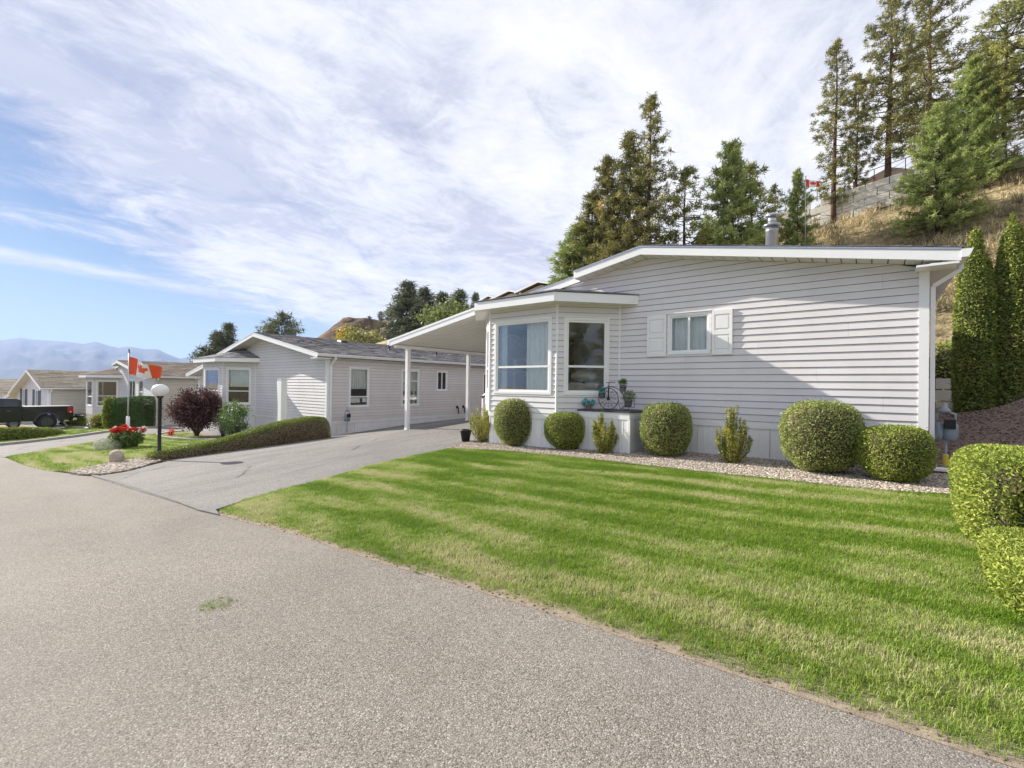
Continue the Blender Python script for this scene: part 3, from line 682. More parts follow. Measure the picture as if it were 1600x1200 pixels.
def shing(c1, c2, c3):
    def build(nt, b):
        t = NT(nt); p = t.pos()
        c = t.ramp(t.attr(), [(0, c1), (0.5, c2), (1, c3)])
        t.to(t.mix(1.0, c, t.ramp(t.noise(p, 60, 3, 0.8), [(0.3, (.6, .6, .6)), (0.7, (1.3, 1.3, 1.3))]), 'MULTIPLY'), b.inputs['Base Color']); t.bump(t.noise(p, 90, 4, .8), .5, .01, b)
    return build
M_shg = mat('grey_shingles', (.2, .2, .21), 0.95, 0, 0.15, shing((0.13, 0.13, 0.14), (0.245, 0.24, 0.25), (0.37, 0.36, 0.37)))
M_shb = mat('brown_shingles', (.2, .16, .13), 0.95, 0, 0.15, shing((0.12, 0.09, 0.075), (0.20, 0.16, 0.135), (0.27, 0.225, 0.19)))
M_sht = mat('tan_shingles', (.2, .18, .14), 0.95, 0, 0.15, shing((0.15, 0.13, 0.10), (0.22, 0.195, 0.155), (0.29, 0.26, 0.21)))
M_dark = mat('dark_metal', (0.02, 0.02, 0.022), 0.45, 0.4, 0.5)
M_black = mat('black_plastic', (0.015, 0.015, 0.017), 0.5, 0, 0.5)
M_metal = tex('galvanised', (0.55, 0.57, 0.6), (0.42, 0.44, 0.47), 8, 0.32, 0.5, metal=0.85)
M_int = tex('painted_wall', (0.80, 0.79, 0.74), (0.74, 0.73, 0.68), 1.0, 0.9)
M_intfloor = mat('carpet', (0.45, 0.42, 0.37), 0.95)
M_blue = mat('blue_shutter', (0.06, 0.10, 0.15), 0.6)
def glass(nt, b):
    nt.nodes.remove(b); N, L = nt.nodes, nt.links
    fr = N.new('ShaderNodeFresnel'); fr.inputs[0].default_value = 1.52
    mm = N.new('ShaderNodeMath'); mm.operation = 'MULTIPLY_ADD'; mm.inputs[1].default_value = 0.95; mm.inputs[2].default_value = 0.0; mm.use_clamp = True; L.new(fr.outputs[0], mm.inputs[0])
    tr = N.new('ShaderNodeBsdfTransparent'); tr.inputs[0].default_value = (0.975, 0.99, 0.98, 1)
    gl = N.new('ShaderNodeBsdfGlossy'); gl.inputs['Roughness'].default_value = 0.01; gl.inputs[0].default_value = (0.95, 0.97, 1, 1)
    mx = N.new('ShaderNodeMixShader'); L.new(mm.outputs[0], mx.inputs[0]); L.new(tr.outputs[0], mx.inputs[1]); L.new(gl.outputs[0], mx.inputs[2])
    L.new(mx.outputs[0], nt.nodes['Material Output'].inputs[0])
M_glass = mat('window_glass', build=glass)
M_cloth = tex('sheer_curtain', (0.85, 0.87, 0.84), (0.70, 0.73, 0.70), 4, 0.9)
M_valance = tex('patterned_valance', (0.36, 0.35, 0.33), (0.12, 0.11, 0.11), 28, 0.9, detail=2)

EXP = 0.127
class Face:
    """one outside wall: u runs along it, w stands out of it"""
    def __init__(s, p0, p1):
        s.o = Vector(p0); d = Vector(p1) - s.o; s.w = d.length; s.u = d.normalized(); s.n = Vector((s.u.y, -s.u.x))
    def p(s, u, w, z): q = s.o + s.u * u + s.n * w; return (q.x, q.y, z)
    def box(s, mb, u0, u1, w0, w1, z0, z1, tint=None):
        return mb.hexa([s.p(u0, w1, z0), s.p(u1, w1, z0), s.p(u1, w0, z0), s.p(u0, w0, z0), s.p(u0, w1, z1), s.p(u1, w1, z1), s.p(u1, w0, z1), s.p(u0, w0, z1)], tint)
def level(prof, z, W):
    """u interval where the wall is at least z high; prof = [(u, top z)...]"""
    if prof is None: return (0.0, W)
    us = []
    n = 200
    for i in range(n + 1):
        u = W * i / n
        for (a, za), (b, zb) in zip(prof, prof[1:]):
            if a - 1e-6 <= u <= b + 1e-6:
                if za + (zb - za) * (u - a) / max(b - a, 1e-9) >= z - 1e-6: us.append(u)
                break
    return (us[0], us[-1]) if us else None
def siding(F, root, zb, ztop, openings, m, planks, z0w, seam=3.66, kindpart='siding_plank', u0=0.0, u1=None):
    """courses of lap siding with a backing wall; ztop number or profile"""
    prof = None if isinstance(ztop, (int, float)) else ztop
    zt = ztop if prof is None else max(z for u, z in prof)
    W = F.w if u1 is None else u1
    back = MB(); joined = MB(); k = 0; z = zb
    while z < zt - 0.01:
        z2 = min(z + EXP, zt)
        a = level(prof, z, F.w); b = level(prof, z2 - 1e-4, F.w)
        if a is None: break
        if b is None: mid = (a[0] + a[1]) / 2; b = (mid, mid)
        IN = .03
        ov = [o for o in openings if min(z2, o[3] - IN) - max(z, o[2] + IN) > 0.001]
        segs = []; cur = (max(a[0], u0), max(b[0], u0)); end = (min(a[1], W), min(b[1], W))
        for o in sorted(ov):
            c0, c1 = o[0] + IN, o[1] - IN
            segs.append((cur[0], cur[1], c0, c0, z, z2)); cur = (c1, c1)
            if z < o[2] + IN - .004: segs.append((max(c0, u0), max(c0, u0), min(c1, W), min(c1, W), z, o[2] + IN))
            if z2 > o[3] - IN + .004: segs.append((max(c0, u0), max(c0, u0), min(c1, W), min(c1, W), o[3] - IN, z2))
        segs.append((cur[0], cur[1], end[0], end[1], z, z2))
        off = ((k // 2) * 1.37) % seam if seam else 0
        Z1, Z2 = z, z2
        for (ab, at_, bb, bt, z, z2) in segs:
            if bb - ab < 0.02: continue
            F_ = [(ab, at_, bb, bt)]
            back.hexa([F.p(ab, 0, z), F.p(bb, 0, z), F.p(bb, -.09, z), F.p(ab, -.09, z), F.p(at_, 0, z2), F.p(bt, 0, z2), F.p(bt, -.09, z2), F.p(at_, -.09, z2)])
            if seam and planks:
                s = off; res = []; lo = (ab, at_)
                while s < bb - .3:
                    if s > ab + .3 and s > at_ + .05 and s < bt - .05: res.append((lo[0], lo[1], s - .001, s - .001)); lo = (s + .001, s + .001)
                    s += seam
                res.append((lo[0], lo[1], bb, bt)); F_ = res
            for (p_, q_, r_, s_) in F_:
                tgt = MB() if planks else joined; tt = random.random()
                wf = lambda q: .023 - .016 * (q - Z1) / EXP
                wb, wt = wf(z), wf(z2)
                GP = .008 if z == Z1 else 0; tgt.hexa([F.p(p_, wb, z + GP), F.p(r_, wb, z + GP), F.p(r_, .001, z + GP), F.p(p_, .001, z + GP), F.p(q_, wt, z2), F.p(s_, wt, z2), F.p(s_, .001, z2), F.p(q_, .001, z2)], tt)
                if planks: tgt.build(kindpart, m, root, off=(0, 0, z0w))
        z = Z2; k += 1
    back.build('wall', M_lap_shadow, root, off=(0, 0, z0w))
    if not planks: joined.build('siding', m, root, off=(0, 0, z0w), kind='stuff')
def skirt(F, root, ztop, groundfn, z0w, band=.13, pw=.42, u0=0, u1=None, sep=True, cut=None):
    u1 = F.w if u1 is None else u1
    mb = MB(); F.box(mb, u0, u1, -.03, .012, ztop - band, ztop); mb.build('skirting_band', M_skirt, root, off=(0, 0, z0w))
    n = max(1, round((u1 - u0) / pw)); J = MB()
    for i in range(n):
        a = u0 + (u1 - u0) * i / n; b = u0 + (u1 - u0) * (i + 1) / n; g = min(groundfn(F, a), groundfn(F, b)) - .12
        mb = MB() if sep else J
        F.box(mb, a + .004, b - .004, -.03, -.008, g, ztop - band - .001)
        for q in (a + .004, a + .12, a + .24, b - .02): F.box(mb, q, q + .012, -.008, -.001, g, ztop - band - .001)
        if sep: mb.build('skirting_panel', M_skirt, root, off=(0, 0, z0w))
    if not sep: J.build('skirting', M_skirt, root, off=(0, 0, z0w), kind='stuff')
def window(F, root, u0, u1, z0, z1, z0w, rails=(), mull=(), trim=.07, sash=.045, m=None, curtain=None, name='window', label=None, blind=None):
    """outer trim, sash bars, panes; z0..z1 and u0..u1 are the outside of the trim"""
    m = m or M_white
    t = MB(); w = .032
    F.box(t, u0, u1, -.05, w, z0, z0 + trim); F.box(t, u0, u1, -.05, w, z1 - trim, z1)
    F.box(t, u0, u0 + trim, -.05, w - .001, z0 + trim, z1 - trim); F.box(t, u1 - trim, u1, -.05, w - .001, z0 + trim, z1 - trim)
    F.box(t, u0 - .012, u1 + .012, .0, w + .02, z1, z1 + .022)
    o = t.build(name, m, root, off=(0, 0, z0w), bevel=.004)
    if label: o['label'] = label
    a0, a1, b0, b1 = u0 + trim, u1 - trim, z0 + trim, z1 - trim
    s = MB(); w = .012
    F.box(s, a0, a1, -.045, w, b0, b0 + sash); F.box(s, a0, a1, -.045, w, b1 - sash, b1)
    F.box(s, a0, a0 + sash, -.045, w - .001, b0 + sash, b1 - sash); F.box(s, a1 - sash, a1, -.045, w - .001, b0 + sash, b1 - sash)
    for r in rails: F.box(s, a0 + sash, a1 - sash, -.043, w + .004, r - .024, r + .024)
    for q in mull: F.box(s, q - .022, q + .022, -.043, w + .003, b0 + sash, b1 - sash)
    s.build('sash', m, o, off=(0, 0, z0w))
    zs_ = [b0 + sash] + [r for r in rails] + [b1 - sash]; us_ = [a0 + sash] + list(mull) + [a1 - sash]
    for i in range(len(zs_) - 1):
        for j in range(len(us_) - 1):
            g = MB(); F.box(g, us_[j] + (.02 if j else 0), us_[j + 1] - (.02 if j < len(us_) - 2 else 0), -.018, -.014, zs_[i] + (.022 if i else 0), zs_[i + 1] - (.022 if i < len(zs_) - 2 else 0))
            g.build('pane', M_glass, o, off=(0, 0, z0w))
    if blind:      # pale blind or sheer curtain behind the glass: (zlow, zhigh)
        c = MB(); n = 26
        for i in range(n):
            ua = a0 + (a1 - a0) * i / n; ub = a0 + (a1 - a0) * (i + 1) / n; wa = -.11 - .018 * math.sin(i * 1.9); wb = -.11 - .018 * math.sin((i + 1) * 1.9)
            c.add([F.p(ua, wa, blind[0]), F.p(ub, wb, blind[0]), F.p(ub, wb, blind[1]), F.p(ua, wa, blind[1])], [(0, 1, 2, 3)])
        cc = c.build('curtain', M_cloth, o, off=(0, 0, z0w))
    return o
def strip(a, b, w, h0, h1, mb):
    """sloping bar from a to b in a plane of constant y; w=(y0,y1); h0/h1 below/above the line"""
    (x0, z0), (x1, z1) = a, b; y0, y1 = w
    mb.hexa([(x0, y0, z0 + h0), (x1, y0, z1 + h0), (x1, y1, z1 + h0), (x0, y1, z0 + h0), (x0, y0, z0 + h1), (x1, y0, z1 + h1), (x1, y1, z1 + h1), (x0, y1, z0 + h1)])
def shingles(root, z0w, x0, z0, x1, z1, ya, yb, m, expo=.145, tab=.31):
    """courses of shingle tabs on a slope from the eave (x0,z0) to the ridge (x1,z1)"""
    L_ = math.hypot(x1 - x0, z1 - z0); n = int(L_ / expo); mb = MB(); nx, nz = -(z1 - z0) / L_, (x1 - x0) / L_
    if nz < 0: nx, nz = -nx, -nz
    for i in range(n):
        a, b = i / n, min(1, (i + 1.25) / n); xa, za, xb, zb = x0 + (x1 - x0) * a, z0 + (z1 - z0) * a, x0 + (x1 - x0) * b, z0 + (z1 - z0) * b
        y = ya - (i % 2) * tab / 2 - random.random() * .1
        while y < yb:
            q, r = max(y, ya), min(y + tab * random.uniform(.9, 1.1), yb); h = random.uniform(.012, .024)
            if r - q > .03:
                t = min(1, max(0, random.gauss(.5, .28)))
                mb.add([(xa + nx * h, q, za + nz * h), (xa + nx * h, r - .008, za + nz * h), (xb + nx * .003, r - .008, zb + nz * .003), (xb + nx * .003, q, zb + nz * .003), (xa, q, za), (xa, r - .008, za)], [(0, 1, 2, 3), (4, 5, 1, 0), (4, 0, 3), (5, 2, 1)], t)
            y += tab
    return mb.build('shingles', m, root, off=(0, 0, z0w), kind='stuff')

def home(spec):
    """manufactured home; local x = 0 at the right front corner and negative to its left, y to the back; z absolute"""
    ox, oy, rz = spec['at']; z0w = gz(ox, oy); det = spec.get('planks', False)
    root = thing('mobile_home', spec['label'], 'house', (ox, oy, z0w), rz, spec.get('group'))
    S = spec; XL, DP, ZS = S['left'], S['depth'], S['zs']; XR, ZR, SL = S['ridge'], S['zr'], S['slope']; OH = S.get('over', .4); TH = .2
    sd_, sd2 = S.get('siding', M_side), S.get('siding2', S.get('siding', M_side)); shm = S['shingle']
    cr, sr = math.cos(rz), math.sin(rz)
    gl = lambda x, y: gz(ox + x * cr - y * sr, oy + x * sr + y * cr)
    gf = lambda F, u: gl(*F.p(u, 0, 0)[:2])
    O = (0, 0, z0w)
    zsof = lambda x: ZR - TH - SL * abs(x - XR)          # underside of the roof
    # front wall: gable
    bay = S.get('bay')
    Ff = Face((XL, 0), (0, 0)); W = -XL
    prof = [(0, zsof(XL)), (XR - XL, ZR - TH), (W, zsof(0))]
    u0 = 0.0
    if bay: u0 = bay['D'] - XL
    # gable part over the bay is kept only above the bay roof
    ops = [(o['u'][0] - XL, o['u'][1] - XL, o['z'][0], o['z'][1]) for o in S.get('front', [])]
    if bay:
        ops2 = ops + [(-1, u0, ZS - 1, bay['top'] + .02)]
    else: ops2 = ops
    siding(Ff, root, ZS, prof, ops2, sd_, det, z0w)
    skirt(Ff, root, ZS, gf, z0w, u0=u0, sep=det)
    for o in S.get('front', []):
        window(Ff, root, o['u'][0] - XL - .0, o['u'][1] - XL + .0, o['z'][0], o['z'][1], z0w, [ZS + r for r in o.get('rails', ())], [q - XL for q in o.get('mull', ())], o.get('trim', .06), .035, blind=o.get('blind'))
        if 'shut' in o:
            for a, b in o['shut']:
                sh = MB(); zz0, zz1 = o['z'][0] - .03, o['z'][1] + .0; a_, b_ = a - XL, b - XL; st = .05
                Ff.box(sh, a_, b_, .02, .038, zz0, zz1)
                Ff.box(sh, a_, a_ + st, .038, .052, zz0, zz1); Ff.box(sh, b_ - st, b_, .038, .052, zz0, zz1)
                zm = (zz0 + zz1) / 2
                for q0, q1 in ((zz0, zz0 + .09), (zm - .045, zm + .045), (zz1 - .09, zz1)): Ff.box(sh, a_ + st, b_ - st, .038, .0515, q0, q1)
                so = sh.build('shutter', S.get('shutmat', M_white), root, off=O, bevel=.003)
                for q0, q1 in ((zz0 + .09, zm - .045), (zm + .045, zz1 - .09)):
                    if det:
                        pp = MB(); Ff.box(pp, a_ + st + .025, b_ - st - .025, .038, .05, q0 + .03, q1 - .03); pp.build('raised_panel', S.get('shutmat', M_white), so, off=O, bevel=.006)
    # corner posts
    for (x, y0_, y1_, x0_, x1_) in ((0, 0, 0, -.1, .022),):
        mb = MB(); mb.box(-.1, .024, -.026, .0, ZS, zsof(0)); mb.box(.0, .024, .0, .1, ZS, zsof(0)); mb.build('corner_trim', M_white, root, off=O)
    # right side wall
    Fr = Face((0, 0), (0, DP)); ops = [(o['y'][0], o['y'][1], o['z'][0], o['z'][1]) for o in S.get('right', [])]
    siding(Fr, root, ZS, zsof(0) + .02, ops, sd2, False, z0w, u0=.1)
    skirt(Fr, root, ZS, gf, z0w, sep=False)
    for o in S.get('right', []):
        window(Fr, root, o['y'][0], o['y'][1], o['z'][0], o['z'][1], z0w, [ZS + r for r in o.get('rails', ())], o.get('mull', ()), .06, .035, blind=o.get('blind'))
    # left and back walls
    Fl = Face((XL, DP), (XL, 0)); lw = S.get('leftwin', []); siding(Fl, root, ZS, zsof(XL) + .02, [(DP - o['y'][1], DP - o['y'][0], o['z'][0], o['z'][1]) for o in lw], sd2, False, z0w)
    for o in lw: window(Fl, root, DP - o['y'][1], DP - o['y'][0], o['z'][0], o['z'][1], z0w, [ZS + 1.08], (), .06, .035)
    skirt(Fl, root, ZS, gf, z0w, sep=False)
    Fb = Face((0, DP), (XL, DP)); mb = MB(); mb.prism([(0, DP, gl(0, DP) - .3), (XL, DP, gl(XL, DP) - .3), (XL, DP, zsof(XL)), (XR, DP, ZR - TH), (0, DP, zsof(0))], (0, -.08, 0)); mb.build('back_wall', sd2, root, off=O)
    # interior: floor, ceiling, partition
    mb = MB(); mb.box(XL + .1, -.1, .05, DP - .1, ZS - .06, ZS - .02); mb.build('floor', M_intfloor, root, off=O)
    mb = MB(); mb.box(XL + .1, -.1, .05, DP - .1, ZS + 2.36, ZS + 2.40)
    if bay: mb.add([(bay['A'], 0, ZS + 2.36), (bay['B'], bay['yb'], ZS + 2.36), (bay['C'], bay['yb'], ZS + 2.36), (bay['D'], 0, ZS + 2.36)], [(0, 1, 2, 3)])
    mb.build('ceiling', M_int, root, off=O)
    pd = S.get('room', 4.4); mb = MB(); mb.box(XL + .1, -.1, pd, pd + .1, ZS - .02, ZS + 2.36)
    if bay: mb.box(bay['D'] + .9, bay['D'] + 1.0, .1, pd, ZS - .02, ZS + 2.36)
    mb.build('partition', M_int, root, off=O)
    # roof: two slabs; front overhang only over the right part of the gable when asked
    XC = S.get('rake_from', XL - .35); xe = .34; ye = S.get('eave_l', XL - .35)
    zt = lambda x: ZR - SL * abs(x - XR)
    mb = MB()
    for (x0, x1, y0) in ((XR, xe, -OH),) + (((XC, XR, -OH), (ye, XC, -.06)) if XC > ye + .01 else ((ye, XR, -OH),)):
        mb.hexa([(x0, y0 + .02, zt(x0) - .10), (x1, y0 + .02, zt(x1) - .10), (x1, DP + .3, zt(x1) - .10), (x0, DP + .3, zt(x0) - .10), (x0, y0 + .02, zt(x0) - .012), (x1, y0 + .02, zt(x1) - .012), (x1, DP + .3, zt(x1) - .012), (x0, DP + .3, zt(x0) - .012)])
    rf = mb.build('roof', shm, root, off=O)
    if S.get('shg', True):
        s1 = shingles(rf, z0w, xe + .03, zt(xe + .03), XR, ZR, -OH, DP + .3, shm, S.get('expo', .145), S.get('tab', .31))
    else:
        mb = MB(); mb.tint = .4; mb.hexa([(XR, -OH, ZR - .012), (xe + .03, -OH, zt(xe) - .012), (xe + .03, DP + .3, zt(xe) - .012), (XR, DP + .3, ZR - .012), (XR, -OH, ZR), (xe + .03, -OH, zt(xe)), (xe + .03, DP + .3, zt(xe)), (XR, DP + .3, ZR)]); mb.build('shingles', shm, rf, off=O, kind='stuff')
    mb = MB(); mb.tint = .35; mb.hexa([(ye - .02, -OH if XC < ye + .01 else -.06, zt(ye) - .012), (XR, -OH if XC < ye + .01 else -.06, ZR - .012), (XR, DP + .3, ZR - .012), (ye - .02, DP + .3, zt(ye) - .012), (ye - .02, -OH if XC < ye + .01 else -.06, zt(ye)), (XR, -OH if XC < ye + .01 else -.06, ZR), (XR, DP + .3, ZR), (ye - .02, DP + .3, zt(ye))])
    if XC > ye + .01: mb.hexa([(XC, -OH, zt(XC) - .012), (XR, -OH, ZR - .012), (XR, -.06, ZR - .012), (XC, -.06, zt(XC) - .012), (XC, -OH, zt(XC)), (XR, -OH, ZR), (XR, -.06, ZR), (XC, -.06, zt(XC))])
    mb.build('shingles', shm, rf, off=O, kind='stuff')
    # fascia boards and drip edge along the rake
    yo = -OH - .005
    for (x0, x1, y) in ((XR, xe, yo),) + (((XC, XR, yo), (ye, XC, -.09)) if XC > ye + .01 else ((ye, XR, yo),)):
        mb = MB(); strip((x0, zt(x0)), (x1, zt(x1)), (y, y + .022), -TH, -.045, mb); mb.build('fascia', M_fascia, root, off=O)
        mb = MB(); strip((x0, zt(x0)), (x1, zt(x1)), (y - .012, y + .02), -.044, -.014, mb); mb.build('drip_edge', M_metal if det else M_fascia, root, off=O)
    # soffit panels under the overhang (ribs run out from the wall)
    mb = MB()
    for (x0, x1) in ((XR, xe), (XC, XR)):
        n = max(2, int(abs(x1 - x0) / .2))
        for i in range(n):
            a = x0 + (x1 - x0) * i / n; b = x0 + (x1 - x0) * (i + .93) / n
            mb.hexa([(a, yo + .02, zt(a) - TH + .002), (b, yo + .02, zt(b) - TH + .002), (b, .02, zt(b) - TH + .002), (a, .02, zt(a) - TH + .002), (a, yo + .02, zt(a) - TH + .014), (b, yo + .02, zt(b) - TH + .014), (b, .02, zt(b) - TH + .014), (a, .02, zt(a) - TH + .014)])
    mb.build('soffit', M_soffit, root, off=O)
    if XC > ye + .01:
        mb = MB(); mb.box(XC - .02, XC, yo, 0, zt(XC) - TH, zt(XC) - .014); mb.build('fascia_end', M_fascia, root, off=O)
    # eave: soffit, fascia, gutter and downspout on the right
    mb = MB(); mb.box(.0, xe - .02, -OH + .02, DP + .28, zt(xe) - TH - .0, zt(xe) - TH + .012); mb.build('eave_soffit', M_soffit, root, off=O)
    mb = MB(); mb.box(-.15, xe - .02, yo, -.0, zt(xe) - TH - .03, zt(xe) - TH - .001); mb.build('cornice_return', M_fascia, root, off=O)
    zg = zt(xe) - .035
    g = MB(); y0, y1 = yo - .01, DP + .28
    pr = [(xe, zg), (xe, zg - .12), (xe + .07, zg - .12), (xe + .10, zg - .075), (xe + .125, zg - .005), (xe + .118, zg), (xe + .105, zg - .03), (xe + .07, zg - .105), (xe + .012, zg - .105), (xe + .012, zg)]
    g.prism([(a, y0, b) for a, b in pr], (0, y1 - y0, 0)); g.prism([(a, y0 - .004, b) for a, b in pr[:5]], (0, .004, 0))
    g.build('gutter', M_white if not det else M_fascia, root, off=O)
    gb = gl(.06, .1)
    d = MB(); yy = .12
    for p_, q_ in (((xe + .05, zg - .12), (xe + .05, zg - .20)), ((xe + .05, zg - .20), (.075, zg - .42)), ((.075, zg - .42), (.075, gb + .12))):
        v = Vector((q_[0] - p_[0], 0, q_[1] - p_[1])).normalized(); s_ = Vector((v.z, 0, -v.x)) * .03
        d.hexa([(p_[0] - s_.x, yy - .035, p_[1] - s_.z), (p_[0] + s_.x, yy - .035, p_[1] + s_.z), (p_[0] + s_.x, yy + .035, p_[1] + s_.z), (p_[0] - s_.x, yy + .035, p_[1] - s_.z), (q_[0] - s_.x, yy - .035, q_[1] - s_.z), (q_[0] + s_.x, yy - .035, q_[1] + s_.z), (q_[0] + s_.x, yy + .035, q_[1] + s_.z), (q_[0] - s_.x, yy + .035, q_[1] - s_.z)])
    d.build('downspout', M_white, root, off=O, bevel=.006)
    if bay:
        A, B, C, D, yb, top = bay['A'], bay['B'], bay['C'], bay['D'], bay['yb'], bay['top']
        Fs = [Face((A, 0), (B, yb)), Face((B, yb), (C, yb)), Face((C, yb), (D, 0))]
        for F, key in zip(Fs, ('w0', 'w1', 'w2')):
            o = bay[key]; siding(F, root, ZS, top, [(o['u'][0], o['u'][1], o['z'][0], o['z'][1])], sd_, det, z0w, seam=0)
            window(F, root, o['u'][0], o['u'][1], o['z'][0], o['z'][1], z0w, [ZS + r for r in o['rails']], (), .065, .045, blind=o.get('blind'))
            skirt(F, root, ZS, gf, z0w, sep=det)
        for (x, y) in ((A, 0), (B, yb), (C, yb), (D, 0)):
            mb = MB(); mb.tube([(x, y - .004, ZS - .0), (x, y - .004, top)], .028, 6); mb.build('corner_trim', M_white, root, off=O)
        e = .42; k = e * math.tan(R(22.5)); Y0 = yb - e
        P = [(A - e * 1.0, -.02), (B - k, Y0), (C + k, Y0), (D + e * 1.05, -.02)]; zb0, zb1 = top - .03, top + .16
        ap = (bay.get('apex', (B + C) / 2), -.02, top + .16 + bay.get('rise', .42))
        mb = MB(); mb.add([(x, y, zb0) for x, y in P], [(3, 2, 1, 0)]); mb.build('bay_soffit', M_soffit, root, off=O)
        for (a, b) in zip(P, P[1:]):
            mb = MB(); v = (Vector(b) - Vector(a)); n_ = Vector((v.y, -v.x)).normalized() * .02
            mb.hexa([(a[0], a[1], zb0 - .005), (b[0], b[1], zb0 - .005), (b[0] - n_.x, b[1] - n_.y, zb0 - .005), (a[0] - n_.x, a[1] - n_.y, zb0 - .005), (a[0], a[1], zb1), (b[0], b[1], zb1), (b[0] - n_.x, b[1] - n_.y, zb1), (a[0] - n_.x, a[1] - n_.y, zb1)]); mb.build('fascia', M_fascia, root, off=O)
        r2 = MB(); r2.tint = .45
        Q = [(x, y, zb1 + .012) for x, y in P]; Q[1] = (Q[1][0] - .01, Q[1][1] - .03, Q[1][2]); Q[2] = (Q[2][0] + .01, Q[2][1] - .03, Q[2][2]); Q[3] = (Q[3][0] + .03, Q[3][1], Q[3][2])
        for i in range(3):
            n = 9; a, b = Vector(Q[i]), Vector(Q[i + 1]); c = Vector(ap)
            for j in range(n):
                s0, s1 = j / n, (j + 1.15) / n; s1 = min(s1, 1)
                lo = [a.lerp(c, s0), b.lerp(c, s0)]; hi = [a.lerp(c, s1), b.lerp(c, s1)]; m_ = max(2, int((lo[1] - lo[0]).length / .3))
                for q in range(m_):
                    p0, p1 = lo[0].lerp(lo[1], q / m_), lo[0].lerp(lo[1], (q + .97) / m_); p2, p3 = hi[0].lerp(hi[1], (q + .97) / m_), hi[0].lerp(hi[1], q / m_)
                    up = Vector((0, 0, .016)); r2.add([p0 + up, p1 + up, p2, p3, p0, p1], [(0, 1, 2, 3), (4, 5, 1, 0)], min(1, max(0, random.gauss(.5, .25))))
        r2.add(Q + [ap], [(0, 1, 4), (1, 2, 4), (2, 3, 4)]); r2.build('bay_roof', shm, root, off=O)
        if 'apexfill' in bay:
            pass
    cp = S.get('carport')
    if cp:
        xi, zi, xo, zo, y0, y1 = cp['xi'], cp['zi'], cp['xo'], cp['zo'], cp['y0'], cp['y1']
        T = .19
        mb = MB(); mb.tint = .4; strip((xo, zo), (xi, zi), (y0, y1), -.012, .0, mb); mb.build('carport_roof', shm, root, off=O)
        mb = MB(); n = int((y1 - y0) / .3)
        for i in range(n):
            a = y0 + .02 + (y1 - y0 - .04) * i / n; b = y0 + .02 + (y1 - y0 - .04) * (i + .94) / n
            strip((xo + .02, zo), (xi, zi), (a, b), -T - .004, -T + .01, mb)
        strip((xo + .02, zo), (xi, zi), (y0 + .02, y1 - .02), -T + .011, -.02, mb)
        mb.build('carport_ceiling', M_soffit, root, off=O)
        for nm, h0, h1, dy in (('fascia', -T - .02, -.06, 0), ('drip_edge', -.059, .0, -.012)):
            mb = MB(); strip((xo, zo), (xi, zi), (y0 - .022 + dy, y0), h0, h1, mb); mb.build(nm, M_fascia, root, off=O)
        mb = MB(); mb.box(xo - .1, xo, y0 - .03, y1, zo - .17, zo - .01); mb.build('gutter', M_fascia, root, off=O)
        mb = MB(); mb.box(cp['px'] - .07, cp['px'] + .07, y0 + .05, y1 - .1, zo + (zi - zo) * (cp['px'] - xo) / (xi - xo) - T - .12, zo + (zi - zo) * (cp['px'] - .07 - xo) / (xi - xo) - T - .005); mb.build('beam', M_white, root, off=O)
        for y in cp['ys']:
            zc = zo + (zi - zo) * (cp['px'] - xo) / (xi - xo) - T - .1; g0 = gl(cp['px'], y)
            mb = MB(); mb.box(cp['px'] - .065, cp['px'] + .065, y - .065, y + .065, g0 - .1, zc); mb.box(cp['px'] - .075, cp['px'] + .075, y - .075, y + .075, g0 - .1, g0 + .04); mb.build('carport_post', M_white, root, off=O, bevel=.006)
        if cp.get('spout'):
            mb = MB(); y = cp['ys'][0] - .09; x = cp['px'] - .09; mb.tube([(xo - .05, y, zo - .17), (xo - .05, y, zo - .22), (x, y, zo - .4), (x, y, gl(x, y))], .035, 6); mb.build('downspout', M_white, root, off=O)
    return root, gl

MAIN = dict(at=(0.67, 9.7, 0), left=-9.22, depth=15, zs=-.62, ridge=-4.57, zr=3.03 + .0, slope=.186, over=.40, planks=True, shingle=M_shg, siding=M_side,
    label='pale grey home with white shuttered window, bay and round bushes along its front', rake_from=-6.17, eave_l=-9.25,
    leftwin=[dict(y=(.25, 2.2), z=(-.25, 1.57)), dict(y=(2.5, 4.3), z=(-.25, 1.57))], room=4.6,
    front=[dict(u=(-4.10, -3.22), z=(.70, 1.56), mull=(-3.66,), trim=.055, blind=(.74, 1.52), shut=((-4.54, -4.12), (-3.20, -2.82)))],
    bay=dict(A=-9.22, B=-8.21, C=-6.23, D=-5.20, yb=-1.02, top=1.88, rise=.40, apex=-6.9,
             w0=dict(u=(.22, 1.22), z=(-.19, 1.57), rails=(1.08,)), w1=dict(u=(.15, 1.85), z=(-.19, 1.59), rails=(1.08,)), w2=dict(u=(.15, 1.20), z=(-.19, 1.56), rails=(1.08,))),
    carport=dict(xi=-9.2, zi=2.26, xo=-13.38, zo=1.50, y0=-.2, y1=14.5, px=-13.17, ys=(.40, 3.39, 6.4, 9.4, 12.4)))
main_home, gl_main = home(MAIN)
